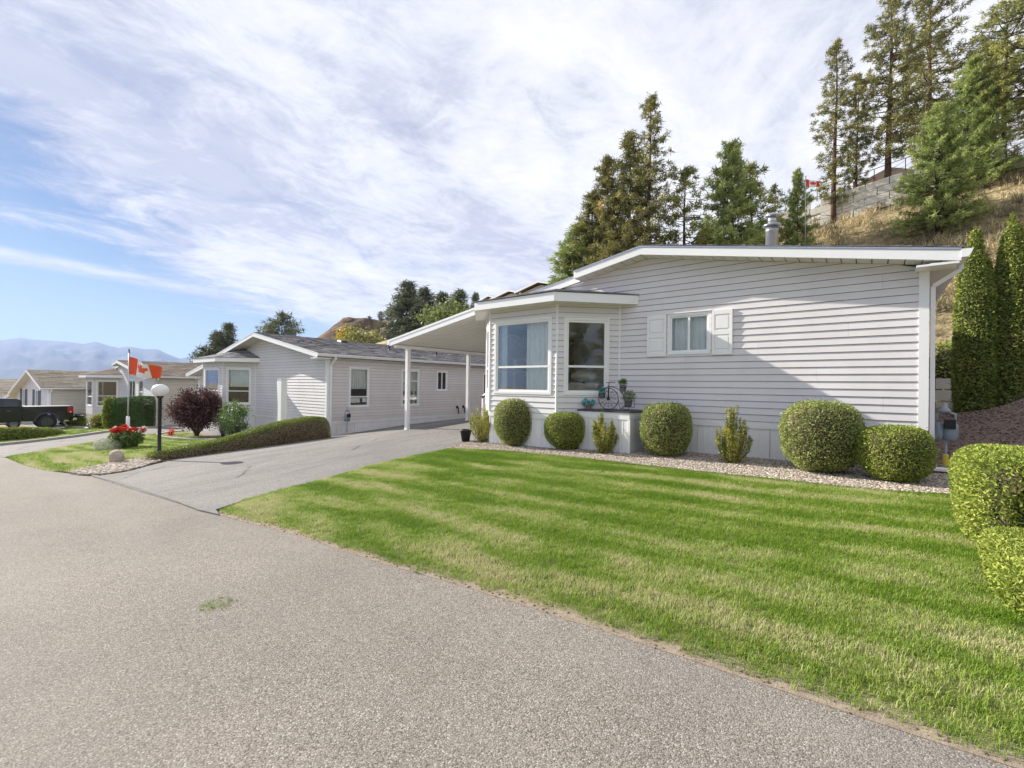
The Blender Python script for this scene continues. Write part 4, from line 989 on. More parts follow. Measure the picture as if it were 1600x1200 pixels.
NB = dict(at=(-16.95, 9.7, 0), left=-11.1, depth=15.5, zs=-1.48, ridge=-5.3, zr=2.32, slope=.198, over=.62, planks=False, shingle=M_shg, siding=M_side, siding2=M_side_shade,
    label='neighbouring grey home with grey shingle roof beyond the driveway', rake_from=-11.45, eave_l=-11.45,
    right=[dict(y=(.95, 1.92), z=(-.97, .71), rails=(.95,), blind=(-.2, .68)), dict(y=(3.63, 4.67), z=(-.98, .71), rails=(.95, 1.65), blind=(-.3, .68)), dict(y=(5.78, 6.5), z=(-.29, .72), mull=(6.14,)), dict(y=(9.2, 10.1), z=(-.9, .71), rails=(.95,))],
    bay=dict(A=-11.1, B=-10.05, C=-7.48, D=-6.42, yb=-1.04, top=1.02, rise=.5, apex=-7.6,
             w0=dict(u=(.2, 1.25), z=(-1.05, .71), rails=(1.08,)), w1=dict(u=(.25, 2.1), z=(-1.05, .71), rails=(1.08,), blind=(-.4, .6)), w2=dict(u=(.14, 1.28), z=(-1.05, .71), rails=(1.08,), blind=(-.2, .66))),
    carport=dict(xi=-11.1, zi=1.30, xo=-15.4, zo=.52, y0=-.2, y1=14.5, px=-14.95, ys=(.40, 3.39, 6.4, 9.4), spout=True))
nb_home, gl_nb = home(NB)
H3 = dict(at=(-31.9, 7.8, 0), left=-11.5, depth=16, zs=-2.13, ridge=-6.2, zr=1.36, slope=.155, over=.45, shingle=M_shb, siding=M_side, siding2=M_side3, expo=.2, tab=.5,
    label='grey and beige home with brown shingle roof behind the square hedge', rake_from=-7.4, eave_l=-11.5,
    front=[dict(u=(-5.2, -3.7), z=(-1.3, .1), mull=(-4.45,)), dict(u=(-3.0, -2.0), z=(-1.3, .1), rails=(1.5,))],
    bay=dict(A=-11.5, B=-10.4, C=-8.3, D=-7.1, yb=-1.2, top=.26, rise=.5, apex=-8.6,
             w0=dict(u=(.2, 1.3), z=(-1.7, .05), rails=(1.08,)), w1=dict(u=(.2, 1.9), z=(-1.7, .05), rails=(1.08,)), w2=dict(u=(.2, 1.5), z=(-1.7, .05), rails=(.75, 1.15))),
    carport=dict(xi=-11.5, zi=.50, xo=-15.8, zo=-.2, y0=-.2, y1=15, px=-15.3, ys=(.40, 3.4, 6.4, 9.4)))
def grow(o, k, keys=('at',)):
    if isinstance(o, dict): return {a: (b if a in ('at', 'slope', 'label', 'siding', 'siding2', 'shingle', 'expo', 'tab', 'shutmat') else grow(b, k)) for a, b in o.items()}
    if isinstance(o, (tuple, list)): return type(o)(grow(x, k) for x in o)
    return o * k if isinstance(o, float) or (isinstance(o, int) and not isinstance(o, bool)) else o
H3 = grow(H3, 1.08); H3['at'] = (-34.5, 8.43, 0)
h3, gl_h3 = home(H3)
H4 = dict(at=(-50.0, 5.6, R(5.2)), left=-9.6, depth=14, zs=-3.05, ridge=-3.9, zr=.86, slope=.33, over=.5, shingle=M_sht, siding=M_side, siding2=M_side3, shg=True, expo=.3, tab=.8,
    label='low home with blue shutters and tan roof behind the pickup', shutmat=M_blue,
    front=[dict(u=(-7.6, -6.6), z=(-2.2, -.75), mull=(-7.1,), shut=((-8.2, -7.65), (-6.55, -6.0))), dict(u=(-3.6, -2.5), z=(-2.2, -.75), mull=(-3.05,), shut=((-4.2, -3.65), (-2.45, -1.9)))],
    carport=dict(xi=-9.6, zi=-1.1, xo=-13.6, zo=-1.9, y0=-.4, y1=13, px=-13.2, ys=(.4, 3.4)))
h4, gl_h4 = home(H4)
H5 = dict(at=(-70.0, 4.6, R(9)), left=-10, depth=14, zs=-3.7, ridge=-5, zr=.1, slope=.22, over=.4, shingle=M_sht, siding=M_side3, shg=True, expo=.4, tab=1.0,
    label='farthest home at the left edge, mostly a tan roof', front=[dict(u=(-5, -3.6), z=(-2.6, -1.4), mull=(-4.3,))])
h5, gl_h5 = home(H5)

# ---- flue on the main roof
def flue():
    O = (0, 0, main_home.location.z); x, y = -2.02 - .67, 3.4; zb = 3.03 - .186 * abs(x + 4.57) - .05
    f = MB(); f.lathe([(.145, zb), (.145, 3.98), (.15, 3.985), (.15, 4.0), (.145, 4.005), (.145, 4.12)], (x, y, 0), 20)
    fo = f.build('flue_pipe', M_metal, main_home, True, off=O)
    f = MB(); f.lathe([(.15, 4.1), (.21, 4.11), (.215, 4.125), (.19, 4.15), (.10, 4.17)], (x, y, 0), 20); f.build('storm_collar', M_metal, fo, True)
    f = MB(); f.lathe([(.095, 4.16), (.095, 4.36)], (x, y, 0), 20); f.build('flue_neck', M_metal, fo, True)
    f = MB(); f.lathe([(.03, 4.36), (.155, 4.36), (.16, 4.38), (.13, 4.42), (.0, 4.45)], (x, y, 0), 20); f.build('rain_cap', M_metal, fo, True)
    for ch in fo.children:
        for v in ch.data.vertices: v.co.z -= O[2]
flue()
# roof vents on the neighbour
def vents():
    O = (0, 0, nb_home.location.z); zt = lambda x: 2.32 - .198 * abs(x + 5.3)
    for x, y, k in ((-4.2, 3.2, 0), (-1.6, 7.2, 1), (-4.0, 8.3, 0), (-3.9, 11.2, 0), (-2.5, 4.8, 1)):
        m = MB()
        if k: m.lathe([(.08, zt(x) - .02), (.05, zt(x) + .06), (.045, zt(x) + .28), (.03, zt(x) + .29)], (x, y, 0), 10)
        else: m.hexa([(x - .2, y - .2, zt(x - .2)), (x + .2, y - .2, zt(x + .2)), (x + .2, y + .2, zt(x + .2)), (x - .2, y + .2, zt(x - .2)), (x - .14, y - .16, zt(x) + .12), (x + .16, y - .16, zt(x) + .08), (x + .16, y + .16, zt(x) + .08), (x - .14, y + .16, zt(x) + .12)])
        m.build('roof_vent', M_black, nb_home, off=O)
vents()
# valance, curtains inside the main bay
def bay_inside():
    O = (0, 0, main_home.location.z)
    v = MB(); n = 40; v.box(-8.36, -7.34, -.10, -.07, 1.29, 1.33)
    for i in range(n):
        a, b = i / n, (i + 1) / n; xa, xb = -8.35 + 1.0 * a, -8.35 + 1.0 * b
        ya, yb = -.02 + .03 * math.sin(i * 1.7), -.02 + .03 * math.sin((i + 1) * 1.7); za, zb = 1.0 + .045 * math.sin(a * 14), 1.0 + .045 * math.sin(b * 14)
        v.add([(xa, ya, za), (xb, yb, zb), (xb, yb, 1.30), (xa, ya, 1.30)], [(0, 1, 2, 3)])
    v.build('valance', M_valance, main_home, off=O)
    for ua, ub in ((.24, .42), (1.02, 1.76)):
        c = MB(); n = 22; xa = -8.21 + ua; xb = -8.21 + ub
        for i in range(n):
            p_, q_ = i / n, (i + 1) / n; c.add([(xa + (xb - xa) * p_, -.86 + .02 * math.sin(i * 1.6), -.12), (xa + (xb - xa) * q_, -.86 + .02 * math.sin((i + 1) * 1.6), -.12), (xa + (xb - xa) * q_, -.86 + .02 * math.sin((i + 1) * 1.6), 1.5), (xa + (xb - xa) * p_, -.86 + .02 * math.sin(i * 1.6), 1.5)], [(0, 1, 2, 3)])
        c.build('curtain', M_cloth, main_home, off=O)
    # armchair seen through the right window of the bay
    c = MB(); x, y, z = -6.1 + .67, .35 + 9.7, -.64
    c.box(x - .45, x + .45, y - .4, y + .4, z, z + .38); c.box(x - .45, x - .3, y - .42, y + .45, z, z + .62); c.box(x + .3, x + .45, y - .42, y + .45, z, z + .62)
    c.box(x - .42, x + .42, y - .45, y - .2, z + .3, z + .75)
    ch = tag(c.build('armchair', tex('cream_leather', (.62, .58, .52), (.5, .46, .4), 3, .45)), 'cream padded armchair inside the bay window of the pale home', 'armchair')
    md = ch.modifiers.new('bevel', 'BEVEL'); md.width = .07; md.segments = 4
    c = MB(); c.lathe([(.10, 0), (.24, .03), (.33, .1), (.34, .17), (.28, .24), (.12, .28)], (x, y - .32, z + .75), 20)
    pp = c.build('cushion', tex('cream_leather', (.62, .58, .52), (.5, .46, .4), 3, .45), ch, True)
bay_inside()
# entry steps with rail under the carport
def steps():
    x, y = -9.35, 12.4; z0 = gz(x, y)
    r = thing('entry_steps', 'white entry steps with hand rail under the carport of the pale home', 'steps', (x, y, z0))
    for i in range(4):
        m = MB(); m.box(-.55 + .27 * 0, .55, -1.3 + i * .28, -1.02 + i * .28 + .02, 0, .17 * (i + 1)); m.build('step', M_conc, r)
    m = MB(); m.box(-.55, .7, -.16, 1.0, 0, .72); m.build('landing', M_conc, r)
    m = MB(); m.box(-.6, -.53, -1.35, -1.28, 0, 1.0); m.box(-.6, -.53, -.2, -.13, 0, 1.65); m.box(-.6, -.53, .93, 1.0, 0, 1.65)
    m.hexa([(-.6, -1.35, .93), (-.53, -1.35, .93), (-.53, -.13, 1.6), (-.6, -.13, 1.6), (-.6, -1.35, 1.0), (-.53, -1.35, 1.0), (-.53, -.13, 1.67), (-.6, -.13, 1.67)]); m.box(-.6, -.53, -.13, 1.0, 1.6, 1.67)
    m.build('hand_rail', M_white, r)
    for i in range(18):
        yy = -1.25 + i * .125; zz = min(.93 + (yy + 1.35) * .55, 1.6); lo = max(0.02, min(.72, (yy + 1.3) / .28 * .17 + .05))
        m = MB(); m.box(-.575, -.555, yy, yy + .02, lo, zz); m.build('baluster', M_white, r)
steps()
# ------------------------------------------------------------------ small things by the homes
M_brown = tex('twig_and_core_brown', (0.09, 0.065, 0.045), (0.05, 0.035, 0.025), 10, 0.9)
M_iron = mat('wrought_iron', (0.035, 0.035, 0.05), 0.45, 0.5, 0.5)
M_zinc = tex('grey_pot', (0.34, 0.34, 0.38), (0.26, 0.26, 0.29), 9, 0.7)
M_pink = mat('pink_pot', (0.52, 0.42, 0.44), 0.6)
M_teal = leafmat('teal_petals', [(0, (0.05, 0.22, 0.24)), (0.5, (0.15, 0.42, 0.44)), (1, (0.40, 0.65, 0.66))], 0.6, 0.15)
M_gleaf = leafmat('fresh_green_leaves', [(0, (.045, .085, .02)), (.5, (.13, .21, .045)), (1, (.32, .42, .12))], 0.5, 0.3)
M_sage = leafmat('sage_leaves', [(0, (0.08, 0.10, 0.06)), (0.5, (0.20, 0.24, 0.13)), (1, (0.38, 0.40, 0.24))], 0.6, 0.2)
def blob_leaves(c, rad, n, size, m, name, parent, lift=.8, aspect=.5, hollow=.55, sq=(1, 1, 1)):
    d = unit(rng.normal(size=(n, 3))); r = rad * (hollow + (1 - hollow) * rng.random(n) ** .5)
    P = d * r[:, None] * np.array(sq) + np.array(c); return leaves(P, d, size, aspect, lift, name, m, parent)

def platform():
    x0, x1, y0, y1, zt = -5.12, -3.93, 8.92, 9.66, -.50; zg = gz(-4.4, 8.9) - .06
    r = thing('planter_box', 'white skirted box platform with dark top standing below the bay', 'platform', (x0, y0, zg))
    o = (x0, y0, zg)
    m = MB(); m.box(x0 - .03, x1 + .03, y0 - .03, y1, zt - .03, zt); m.build('top_board', mat('charcoal_board', (.05, .05, .06), .6), r, off=o)
    m = MB(); m.box(x0, x1, y0 - .012, y0, zt - .17, zt - .031); m.box(x1, x1 + .012, y0, y1, zt - .17, zt - .031); m.build('band', M_skirt, r, off=o)
    for i in range(5):
        a = x0 + (x1 - x0) * i / 5; b = x0 + (x1 - x0) * (i + 1) / 5
        m = MB(); m.box(a + .003, b - .003, y0, y0 + .02, zg, zt - .171); m.box(a + .09, a + .1, y0 - .004, y0, zg, zt - .171); m.build('side_panel', M_skirt, r, off=o)
    for i in range(3):
        a = y0 + .022 + (y1 - y0 - .022) * i / 3; b = y0 + .022 + (y1 - y0 - .022) * (i + 1) / 3
        m = MB(); m.box(x1 - .02, x1, a + .003, b - .003, zg, zt - .171); m.build('side_panel', M_skirt, r, off=o)
    m = MB(); m.box(x1 - .03, x1 + .02, y0 - .018, y0 + .03, zg, zt - .171); m.build('corner_trim', M_white, r, off=o)
    return zt
PZ = platform()
def bicycle():
    x, y, z = -4.56, 9.22, PZ
    r = thing('bicycle_plant_stand', 'black wire penny farthing plant stand on the platform', 'plant stand', (x, y, z))
    def ring(R_, cx, cz, rad=.008, n=36): return MB().tube([(cx + R_ * math.cos(2 * math.pi * i / n), 0, cz + R_ * math.sin(2 * math.pi * i / n)) for i in range(n + 1)], rad, 6, False)
    m = ring(.235, 0, .245); m.build('front_wheel', M_iron, r, True); fw = r.children[-1]
    for k in range(12):
        a = k * math.pi / 6; s = MB(); s.tube([(.03 * math.cos(a), 0, .245 + .03 * math.sin(a)), (.23 * math.cos(a), 0, .245 + .23 * math.sin(a))], .003, 5)
        s.tube([(.15 * math.cos(a - .1), 0, .245 + .15 * math.sin(a - .1)), (.19 * math.cos(a), 0, .245 + .19 * math.sin(a)), (.15 * math.cos(a + .1), 0, .245 + .15 * math.sin(a + .1))], .003, 5); s.build('spoke', M_iron, fw)
    s = MB(); s.lathe([(.032, -.02), (.032, .02)], (0, 0, .245), 12, 'y'); s.build('hub', M_iron, fw)
    m = ring(.06, .42, .07, .006, 20); m.build('rear_wheel', M_iron, r, True)
    m = MB(); m.tube([(0, .02, .245), (0, .02, .55), (0, .02, .60)], .007, 6); m.tube([(0, -.02, .245), (0, -.02, .55)], .006, 6); m.build('fork', M_iron, r)
    m = MB(); m.tube([(-.01, 0, .60), (.06, .0, .605), (.16, 0, .60)], .008, 6); m.tube([(-.01, -.08, .6), (-.01, .08, .6)], .008, 6); m.build('handlebar', M_iron, r)
    m = MB(); m.tube([(-.24, 0, .33), (-.19, 0, .42), (-.05, 0, .50), (.10, 0, .51), (.24, 0, .46), (.34, 0, .36), (.38, 0, .26), (.40, 0, .07)], .008, 6)
    m.tube([(.235, 0, .245), (.25, 0, .12), (.29, 0, .04), (.33, 0, .05), (.34, 0, .1)], .006, 6); m.build('frame', M_iron, r, True)
    m = MB()
    for cx, cz in ((-.15, .36), (.34, .50), (.47, .19)):
        m.tube([(cx - .08 * math.cos(i * .524), .08 * math.sin(i * .524), cz) for i in range(13)], .005, 5, False); m.tube([(cx - .05, 0, cz - .1), (cx + .05, 0, cz - .1)], .005, 5); m.tube([(cx - .08, 0, cz), (cx - .05, 0, cz - .1)], .004, 5); m.tube([(cx + .08, 0, cz), (cx + .05, 0, cz - .1)], .004, 5)
    m.build('pot_basket', M_iron, r)
    m = MB(); m.tube([(.38, 0, .08), (.60, 0, .08), (.60, 0, .22), (.56, 0, .2)], .007, 6); m.build('rear_tray', M_iron, r)
    return x, y, z
bx, by, bz = bicycle()
def pot(name, label, loc, r1, r0, h, mp, fn):
    r = thing(name, label, 'potted plant', loc)
    m = MB(); m.lathe([(r0, 0), (r1, h), (r1 + .008, h), (r1 + .008, h + .012), (r1 - .012, h + .012), (r1 - .014, h - .01), (0, h - .01)], (0, 0, 0), 16); m.build('pot', mp, r, True)
    fn(r, h); return r
pot('potted_plant', 'teal artificial flowers in a low pink pot left of the wire bicycle', (-4.98, 9.10, PZ), .075, .055, .11, M_pink, lambda r, h: blob_leaves((0, 0, h + .05), .15, 220, .055, M_teal, 'foliage', r, .8, .7, .3, (1.15, 1, .55)))
pot('potted_plant', 'small teal flowers in the basket over the bicycle front wheel', (bx - .15, by, bz + .27), .065, .05, .10, M_zinc, lambda r, h: blob_leaves((0, 0, h + .05), .10, 160, .04, M_teal, 'foliage', r, .8, .6, .3, (1, 1, .8)))
pot('potted_plant', 'grey pot of upright green grass above the bicycle saddle', (bx + .34, by, bz + .41), .075, .055, .14, M_zinc, lambda r, h: blob_leaves((0, 0, h + .06), .09, 260, .07, M_gleaf, 'foliage', r, 1.6, .18, .2, (1, 1, .9)))
pot('potted_plant', 'grey pot with spiky sage green plant on the bicycle rear tray', (bx + .47, by, bz + .09), .085, .06, .14, M_zinc, lambda r, h: blob_leaves((0, 0, h + .08), .16, 260, .10, M_sage, 'foliage', r, 1.8, .14, .25, (1, 1, .75)))
def black_pot():
    x, y = -8.30, 8.62; o = MB(); o.lathe([(.10, 0), (.145, .27), (.16, .27), (.16, .31), (.145, .31), (.14, .25), (0, .24)], (0, 0, 0), 20)
    b = o.build('plant_pot', M_black, smooth=True); b.location = at(x, y, .03); tag(b, 'empty black plastic plant pot at the driveway edge', 'pot')
black_pot()

# ---- clipped and free shrubs
M_box = leafmat('boxwood_leaves', [(0, (.10, .145, .035)), (.45, (.27, .33, .085)), (.8, (.52, .55, .19)), (1, (.72, .68, .35))], 0.5, 0.25, 2.5, .35)
M_jun = leafmat('yellow_green_sprays', [(0, (0.08, 0.115, 0.018)), (0.4, (0.22, 0.29, 0.045)), (0.75, (0.44, 0.49, 0.09)), (1, (0.66, 0.62, 0.2))], 0.6, 0.25, 2.5, .35)
M_yel = leafmat('golden_upright_leaves', [(0, (0.078, 0.117, 0.026)), (0.35, (0.208, 0.260, 0.052)), (0.7, (0.494, 0.429, 0.091)), (1, (0.715, 0.468, 0.130))], 0.5, 0.3, 5.0, .55)
M_pur = leafmat('purple_leaves', [(0, (.04, .022, .02)), (.5, (.115, .055, .055)), (.85, (.22, .13, .115)), (1, (.32, .22, .18))], 0.8, 0.2, 2, .25)
M_hedge = leafmat('hedge_sprays', [(0, (.07, .10, .02)), (.5, (.20, .26, .05)), (.85, (.40, .44, .10)), (1, (.55, .50, .18))], 0.6, 0.2, 2, .35)
M_bare = leafmat('dry_hedge_side', [(0, (0.17, 0.12, 0.08)), (0.5, (0.40, 0.30, 0.20)), (1, (0.60, 0.48, 0.33))], 0.8, 0.1, 2, .3)
M_ced = leafmat('cedar_sprays', [(0, (.05, .09, .02)), (.4, (.17, .235, .045)), (.75, (.36, .38, .08)), (1, (.62, .36, .12))], 0.65, 0.2, 1.6, .4)
def body(shape, nu=28, nv=18):
    """closed surface from shape(theta, v in 0..1) -> (x,y,z)"""
    V = []; F = []
    for j in range(nv + 1):
        for i in range(nu): V.append(shape(2 * math.pi * i / nu, j / nv))
    for j in range(nv):
        for i in range(nu): F.append([j * nu + i, j * nu + (i + 1) % nu, (j + 1) * nu + (i + 1) % nu, (j + 1) * nu + i])
    return V, F
def shrub(name, label, cat, loc, shape, n, size, m, aspect=.55, lift=.6, jit=.03, inner=.90, group=None, lump=.03, lf=5, core_mat=None):
    r = thing(name, label, cat, loc, group=group)
    V, F = body(shape); A = np.array(V); cen = A.mean(0)
    k = 1 + lump * vnoise(A, lf, loc[0])[:, None]; A = cen + (A - cen) * k
    P, N, area = sample_surface(A, F, n)
    if N[:, 2].sum() == 0 or ((P - cen) * N).sum() < 0: N = -N
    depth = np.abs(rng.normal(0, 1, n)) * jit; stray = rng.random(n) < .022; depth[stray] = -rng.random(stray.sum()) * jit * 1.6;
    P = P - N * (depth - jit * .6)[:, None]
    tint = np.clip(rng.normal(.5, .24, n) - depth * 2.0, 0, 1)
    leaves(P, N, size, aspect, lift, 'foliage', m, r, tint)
    Vi = (cen + (A - cen) * inner); mb = MB(); mb.add([tuple(q) for q in Vi], F); mb.build('dark_core', core_mat or M_brown, r, True)  # dark hull added inside the leaves to block light
    return r
def ball(rx, ry, h, z0=.04, sq=2.6, narrow=.0):
    def f(t, v):
        a = (v - .5) * math.pi; c = abs(math.cos(a)) ** (2 / sq); s = math.copysign(abs(math.sin(a)) ** (2 / sq), a)
        k = 1 - narrow * (1 - v) ** 2
        return (rx * c * k * math.cos(t), ry * c * k * math.sin(t), z0 + h / 2 + h / 2 * s)
    return f
for x, y, w, h, lab in ((-6.74, 9.0 - .30, 1.06, 1.10, 'round clipped boxwood ball in front of the bay left window'), (-3.24, 9.12, 1.02, 1.03, 'round clipped boxwood ball right of the bicycle stand'), (-.66, 8.95, 1.20, 1.12, 'largest round clipped boxwood ball near the right corner')):
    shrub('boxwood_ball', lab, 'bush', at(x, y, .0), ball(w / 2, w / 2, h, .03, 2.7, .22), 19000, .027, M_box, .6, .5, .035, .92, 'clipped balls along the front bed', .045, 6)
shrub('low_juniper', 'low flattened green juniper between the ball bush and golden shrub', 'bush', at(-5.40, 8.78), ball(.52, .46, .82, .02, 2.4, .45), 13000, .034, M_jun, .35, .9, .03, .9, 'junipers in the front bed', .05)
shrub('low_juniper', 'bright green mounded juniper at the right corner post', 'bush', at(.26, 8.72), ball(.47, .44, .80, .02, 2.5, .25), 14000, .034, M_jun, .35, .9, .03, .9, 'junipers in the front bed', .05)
def upright(label, x, y, w, h, n, seed):
    r = thing('upright_shrub', label, 'shrub', at(x, y, .02), group='loose upright shrubs in the front bed'); g = np.random.default_rng(seed)
    P = []; N = []; mb = MB()
    for k in range(34):
        a = g.random() * 6.283; rr = w * .5 * math.sqrt(g.random()); top = h * (1 - .5 * (rr / (w * .5)) ** 1.3) * g.uniform(.8, 1.06)
        p0 = np.array([rr * .25 * math.cos(a), rr * .25 * math.sin(a), 0.0]); p1 = np.array([rr * math.cos(a), rr * math.sin(a), top])
        p1[:2] += g.normal(0, .03, 2); mid = (p0 + p1) / 2 + np.array([math.cos(a), math.sin(a), 0]) * rr * .3
        mb.tube([p0, mid, p1], (.006, .005, .002), 4)
        m_ = n // 34; t = g.random(m_) ** .7; Q = (1 - t)[:, None] ** 2 * p0 + 2 * (t * (1 - t))[:, None] * mid + (t ** 2)[:, None] * p1
        P.append(Q + g.normal(0, .032, (m_, 3)) * (1.15 - t * .7)[:, None]); N.append(np.tile(unit((p1 - p0)[None])[0], (m_, 1)))
    leaves(np.concatenate(P), np.concatenate(N), .036, .5, .9, 'foliage', M_yel, r); mb.build('stems', M_brown, r)
    return r
upright('golden green upright shrub beside the black pot at the driveway', -7.86, 8.78, .72, 1.16, 6500, 3)
upright('golden orange upright shrub in front of the white platform', -4.42, 8.72, .62, .88, 6500, 4)
upright('narrow upright shrub between the two large ball bushes', -1.97, 8.98, .58, 1.06, 6500, 5)

# ---- yellow green hedges at the right edge
QH = {3: 3.0, 5: 2.6, 8: 8.0}
def long_hedge(name, label, pts, hw, heights, n, size, m, m2=None, group=None, seed=1, wob=.05, cat='hedge', taper=.97, aspect=.4, jit=.035, core=None):
    """clipped hedge along pts; half widths and heights per point"""
    name_ = seed; base = Vector((pts[0][0], pts[0][1], gz(*pts[0]))); r = thing(name, label, cat, tuple(base), group=group)
    k = len(pts); ring = 22; V = []; F = []
    for i, (x, y) in enumerate(pts):
        a = Vector(pts[max(i - 1, 0)]); b = Vector(pts[min(i + 1, k - 1)]); d = (b - a).normalized(); nn = Vector((-d.y, d.x)); w = hw[i] if hasattr(hw, '__len__') else hw; h = heights[i] if hasattr(heights, '__len__') else heights; g0 = gz(x, y)
        for j in range(ring):
            t = math.pi * j / (ring - 1); cx = math.cos(t); sx = math.sin(t); q = QH.get(name_, 7.0)
            ux = math.copysign(abs(cx) ** (2 / q), cx) * w; uz = abs(sx) ** (2 / q) * h
            ux *= taper + (1 - taper) * min(1, uz / max(h, .01)) * 1.2
            V.append((x + nn.x * ux - base.x, y + nn.y * ux - base.y, g0 + uz + .02 - base.z))
    for i in range(k - 1):
        for j in range(ring - 1): F.append([i * ring + j, i * ring + j + 1, (i + 1) * ring + j + 1, (i + 1) * ring + j])
    F.append(list(range(ring))); F.append([(k - 1) * ring + j for j in range(ring - 1, -1, -1)])
    A = np.array(V); cen = A.mean(0); A[:, 2] += wob * vnoise(A, 3, seed) * np.clip(A[:, 2] * 3, 0, 1) * .6; A[:, 0] += wob * vnoise(A, 3.3, seed + 2) * .5; A[:, 1] += wob * vnoise(A, 2.9, seed + 4) * .5
    P, N, ar = sample_surface(A, F, n)
    # outward normals: away from the hedge's own axis
    ax = np.array([(p[0] - base.x, p[1] - base.y) for p in pts]); hh = np.array(heights if hasattr(heights, '__len__') else [heights] * k)
    dd = ((P[:, None, :2] - ax[None]) ** 2).sum(-1); near = dd.argmin(1); zc = np.array([gz(*p) - base.z for p in pts])[near] + hh[near] * .45
    out = np.stack([P[:, 0] - ax[near, 0], P[:, 1] - ax[near, 1], P[:, 2] - zc], 1); N[(out * N).sum(1) < 0] *= -1
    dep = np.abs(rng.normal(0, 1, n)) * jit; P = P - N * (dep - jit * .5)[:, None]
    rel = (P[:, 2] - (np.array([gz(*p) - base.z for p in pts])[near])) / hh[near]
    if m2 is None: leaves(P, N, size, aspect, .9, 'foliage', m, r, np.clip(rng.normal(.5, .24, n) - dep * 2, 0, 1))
    else:
        side = (N[:, 2] < .6) & (rng.random(n) > (rel - .72) * 2.6) & (rng.random(n) > .18)
        leaves(P[~side], N[~side], size, aspect, .9, 'foliage', m, r); leaves(P[side], N[side], size * 1.1, aspect * .5, .6, 'bare_twigs', m2, r)
    Ai = A.copy(); 
    for i in range(k):
        c2 = A[i * ring:(i + 1) * ring].mean(0); c2[2] = A[i * ring:(i + 1) * ring, 2].min(); s_ = .85 if 0 < i < k - 1 else .74
        Ai[i * ring:(i + 1) * ring] = c2 + (A[i * ring:(i + 1) * ring] - c2) * s_
    for i, s_ in ((0, 1), (k - 1, -1)):
        dirv = (Vector(pts[min(i + 1, k - 1)]) - Vector(pts[max(i - 1, 0)])).normalized() * .05 * s_; Ai[i * ring:(i + 1) * ring, 0] += dirv.x; Ai[i * ring:(i + 1) * ring, 1] += dirv.y
    mb = MB(); mb.add([tuple(q) for q in Ai], F); mb.build('dark_core', core or M_brown, r, True)  # added dark filling that keeps light from passing through the hedge
    return r
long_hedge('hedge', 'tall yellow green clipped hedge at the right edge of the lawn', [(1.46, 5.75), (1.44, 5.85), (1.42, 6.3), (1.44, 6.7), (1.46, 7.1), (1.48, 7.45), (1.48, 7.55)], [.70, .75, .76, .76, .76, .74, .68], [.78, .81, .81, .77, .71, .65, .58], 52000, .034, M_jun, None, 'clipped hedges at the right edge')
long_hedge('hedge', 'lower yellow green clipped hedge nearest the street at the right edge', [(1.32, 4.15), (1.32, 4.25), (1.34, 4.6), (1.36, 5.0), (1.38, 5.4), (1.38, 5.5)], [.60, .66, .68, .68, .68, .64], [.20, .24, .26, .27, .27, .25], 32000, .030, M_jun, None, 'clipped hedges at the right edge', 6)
# wavy hedge beside the driveway
WP = [(-15.02, 3.60), (-15.05, 3.75), (-15.12, 4.2), (-15.2, 4.8), (-15.27, 5.4), (-15.33, 6.0), (-15.38, 6.6), (-15.42, 7.2), (-15.44, 7.8), (-15.44, 8.3), (-15.42, 8.7), (-15.4, 8.85)]
long_hedge('hedge', 'wavy low hedge with brown bare side climbing along the driveway', WP, [.22, .32, .36, .38, .4, .42, .44, .45, .45, .45, .4, .28], [.15, .24, .27, .30, .38, .50, .62, .72, .78, .80, .74, .5], 42000, .045, M_hedge, M_bare, seed=3, jit=.04)
long_hedge('hedge', 'low spreading green hedge in front of the black pickup', [(-31.2, 1.7), (-31.5, 2.0), (-31.9, 2.5), (-32.5, 3.1), (-33.3, 3.6), (-34.1, 4.0), (-34.7, 4.3)], [.4, .6, .7, .7, .6, .5, .3], [.4, .58, .60, .52, .42, .3, .15], 12000, .09, M_hedge, None, seed=5, wob=.12)
def box_hedge():
    P0, P1 = (-37.0, 7.25), (-33.5, 8.0)
    n = 8; pts = [(P0[0] + (P1[0] - P0[0]) * i / n, P0[1] + (P1[1] - P0[1]) * i / n) for i in range(n + 1)]
    long_hedge('hedge', 'tall square cut dark green hedge block behind the flagpole', pts, [.32] + [.35] * (n - 1) + [.32], [1.85] + [1.9] * (n - 1) + [1.85], 26000, .07, leafmat('dark_hedge_leaves', [(0, (0.030, 0.068, 0.018)), (0.5, (0.075, 0.150, 0.030)), (1, (0.195, 0.300, 0.075))], .6, .15, 1.5, .3), None, seed=8, wob=.03)
box_hedge()
shrub('columnar_shrub', 'yellow green columnar shrub at the left end of the square hedge', 'shrub', at(-37.6, 7.0), ball(.36, .36, 1.95, 0, 3, 0), 4500, .10, M_jun, .5, .8, .08, .85)
shrub('variegated_shrub', 'low pinkish yellow shrub below the farther bay window', 'shrub', at(-39.6, 6.95), ball(.55, .55, .95, 0, 2.2, .3), 3500, .09, M_yel, .6, .8, .12, .7, lump=.12)
shrub('lime_shrub', 'small lime green shrub behind the pickup tailgate', 'shrub', at(-44.7, 6.45), ball(.5, .5, .8, 0, 2.2, .2), 2200, .12, M_jun, .5, .9, .12, .7, lump=.12)
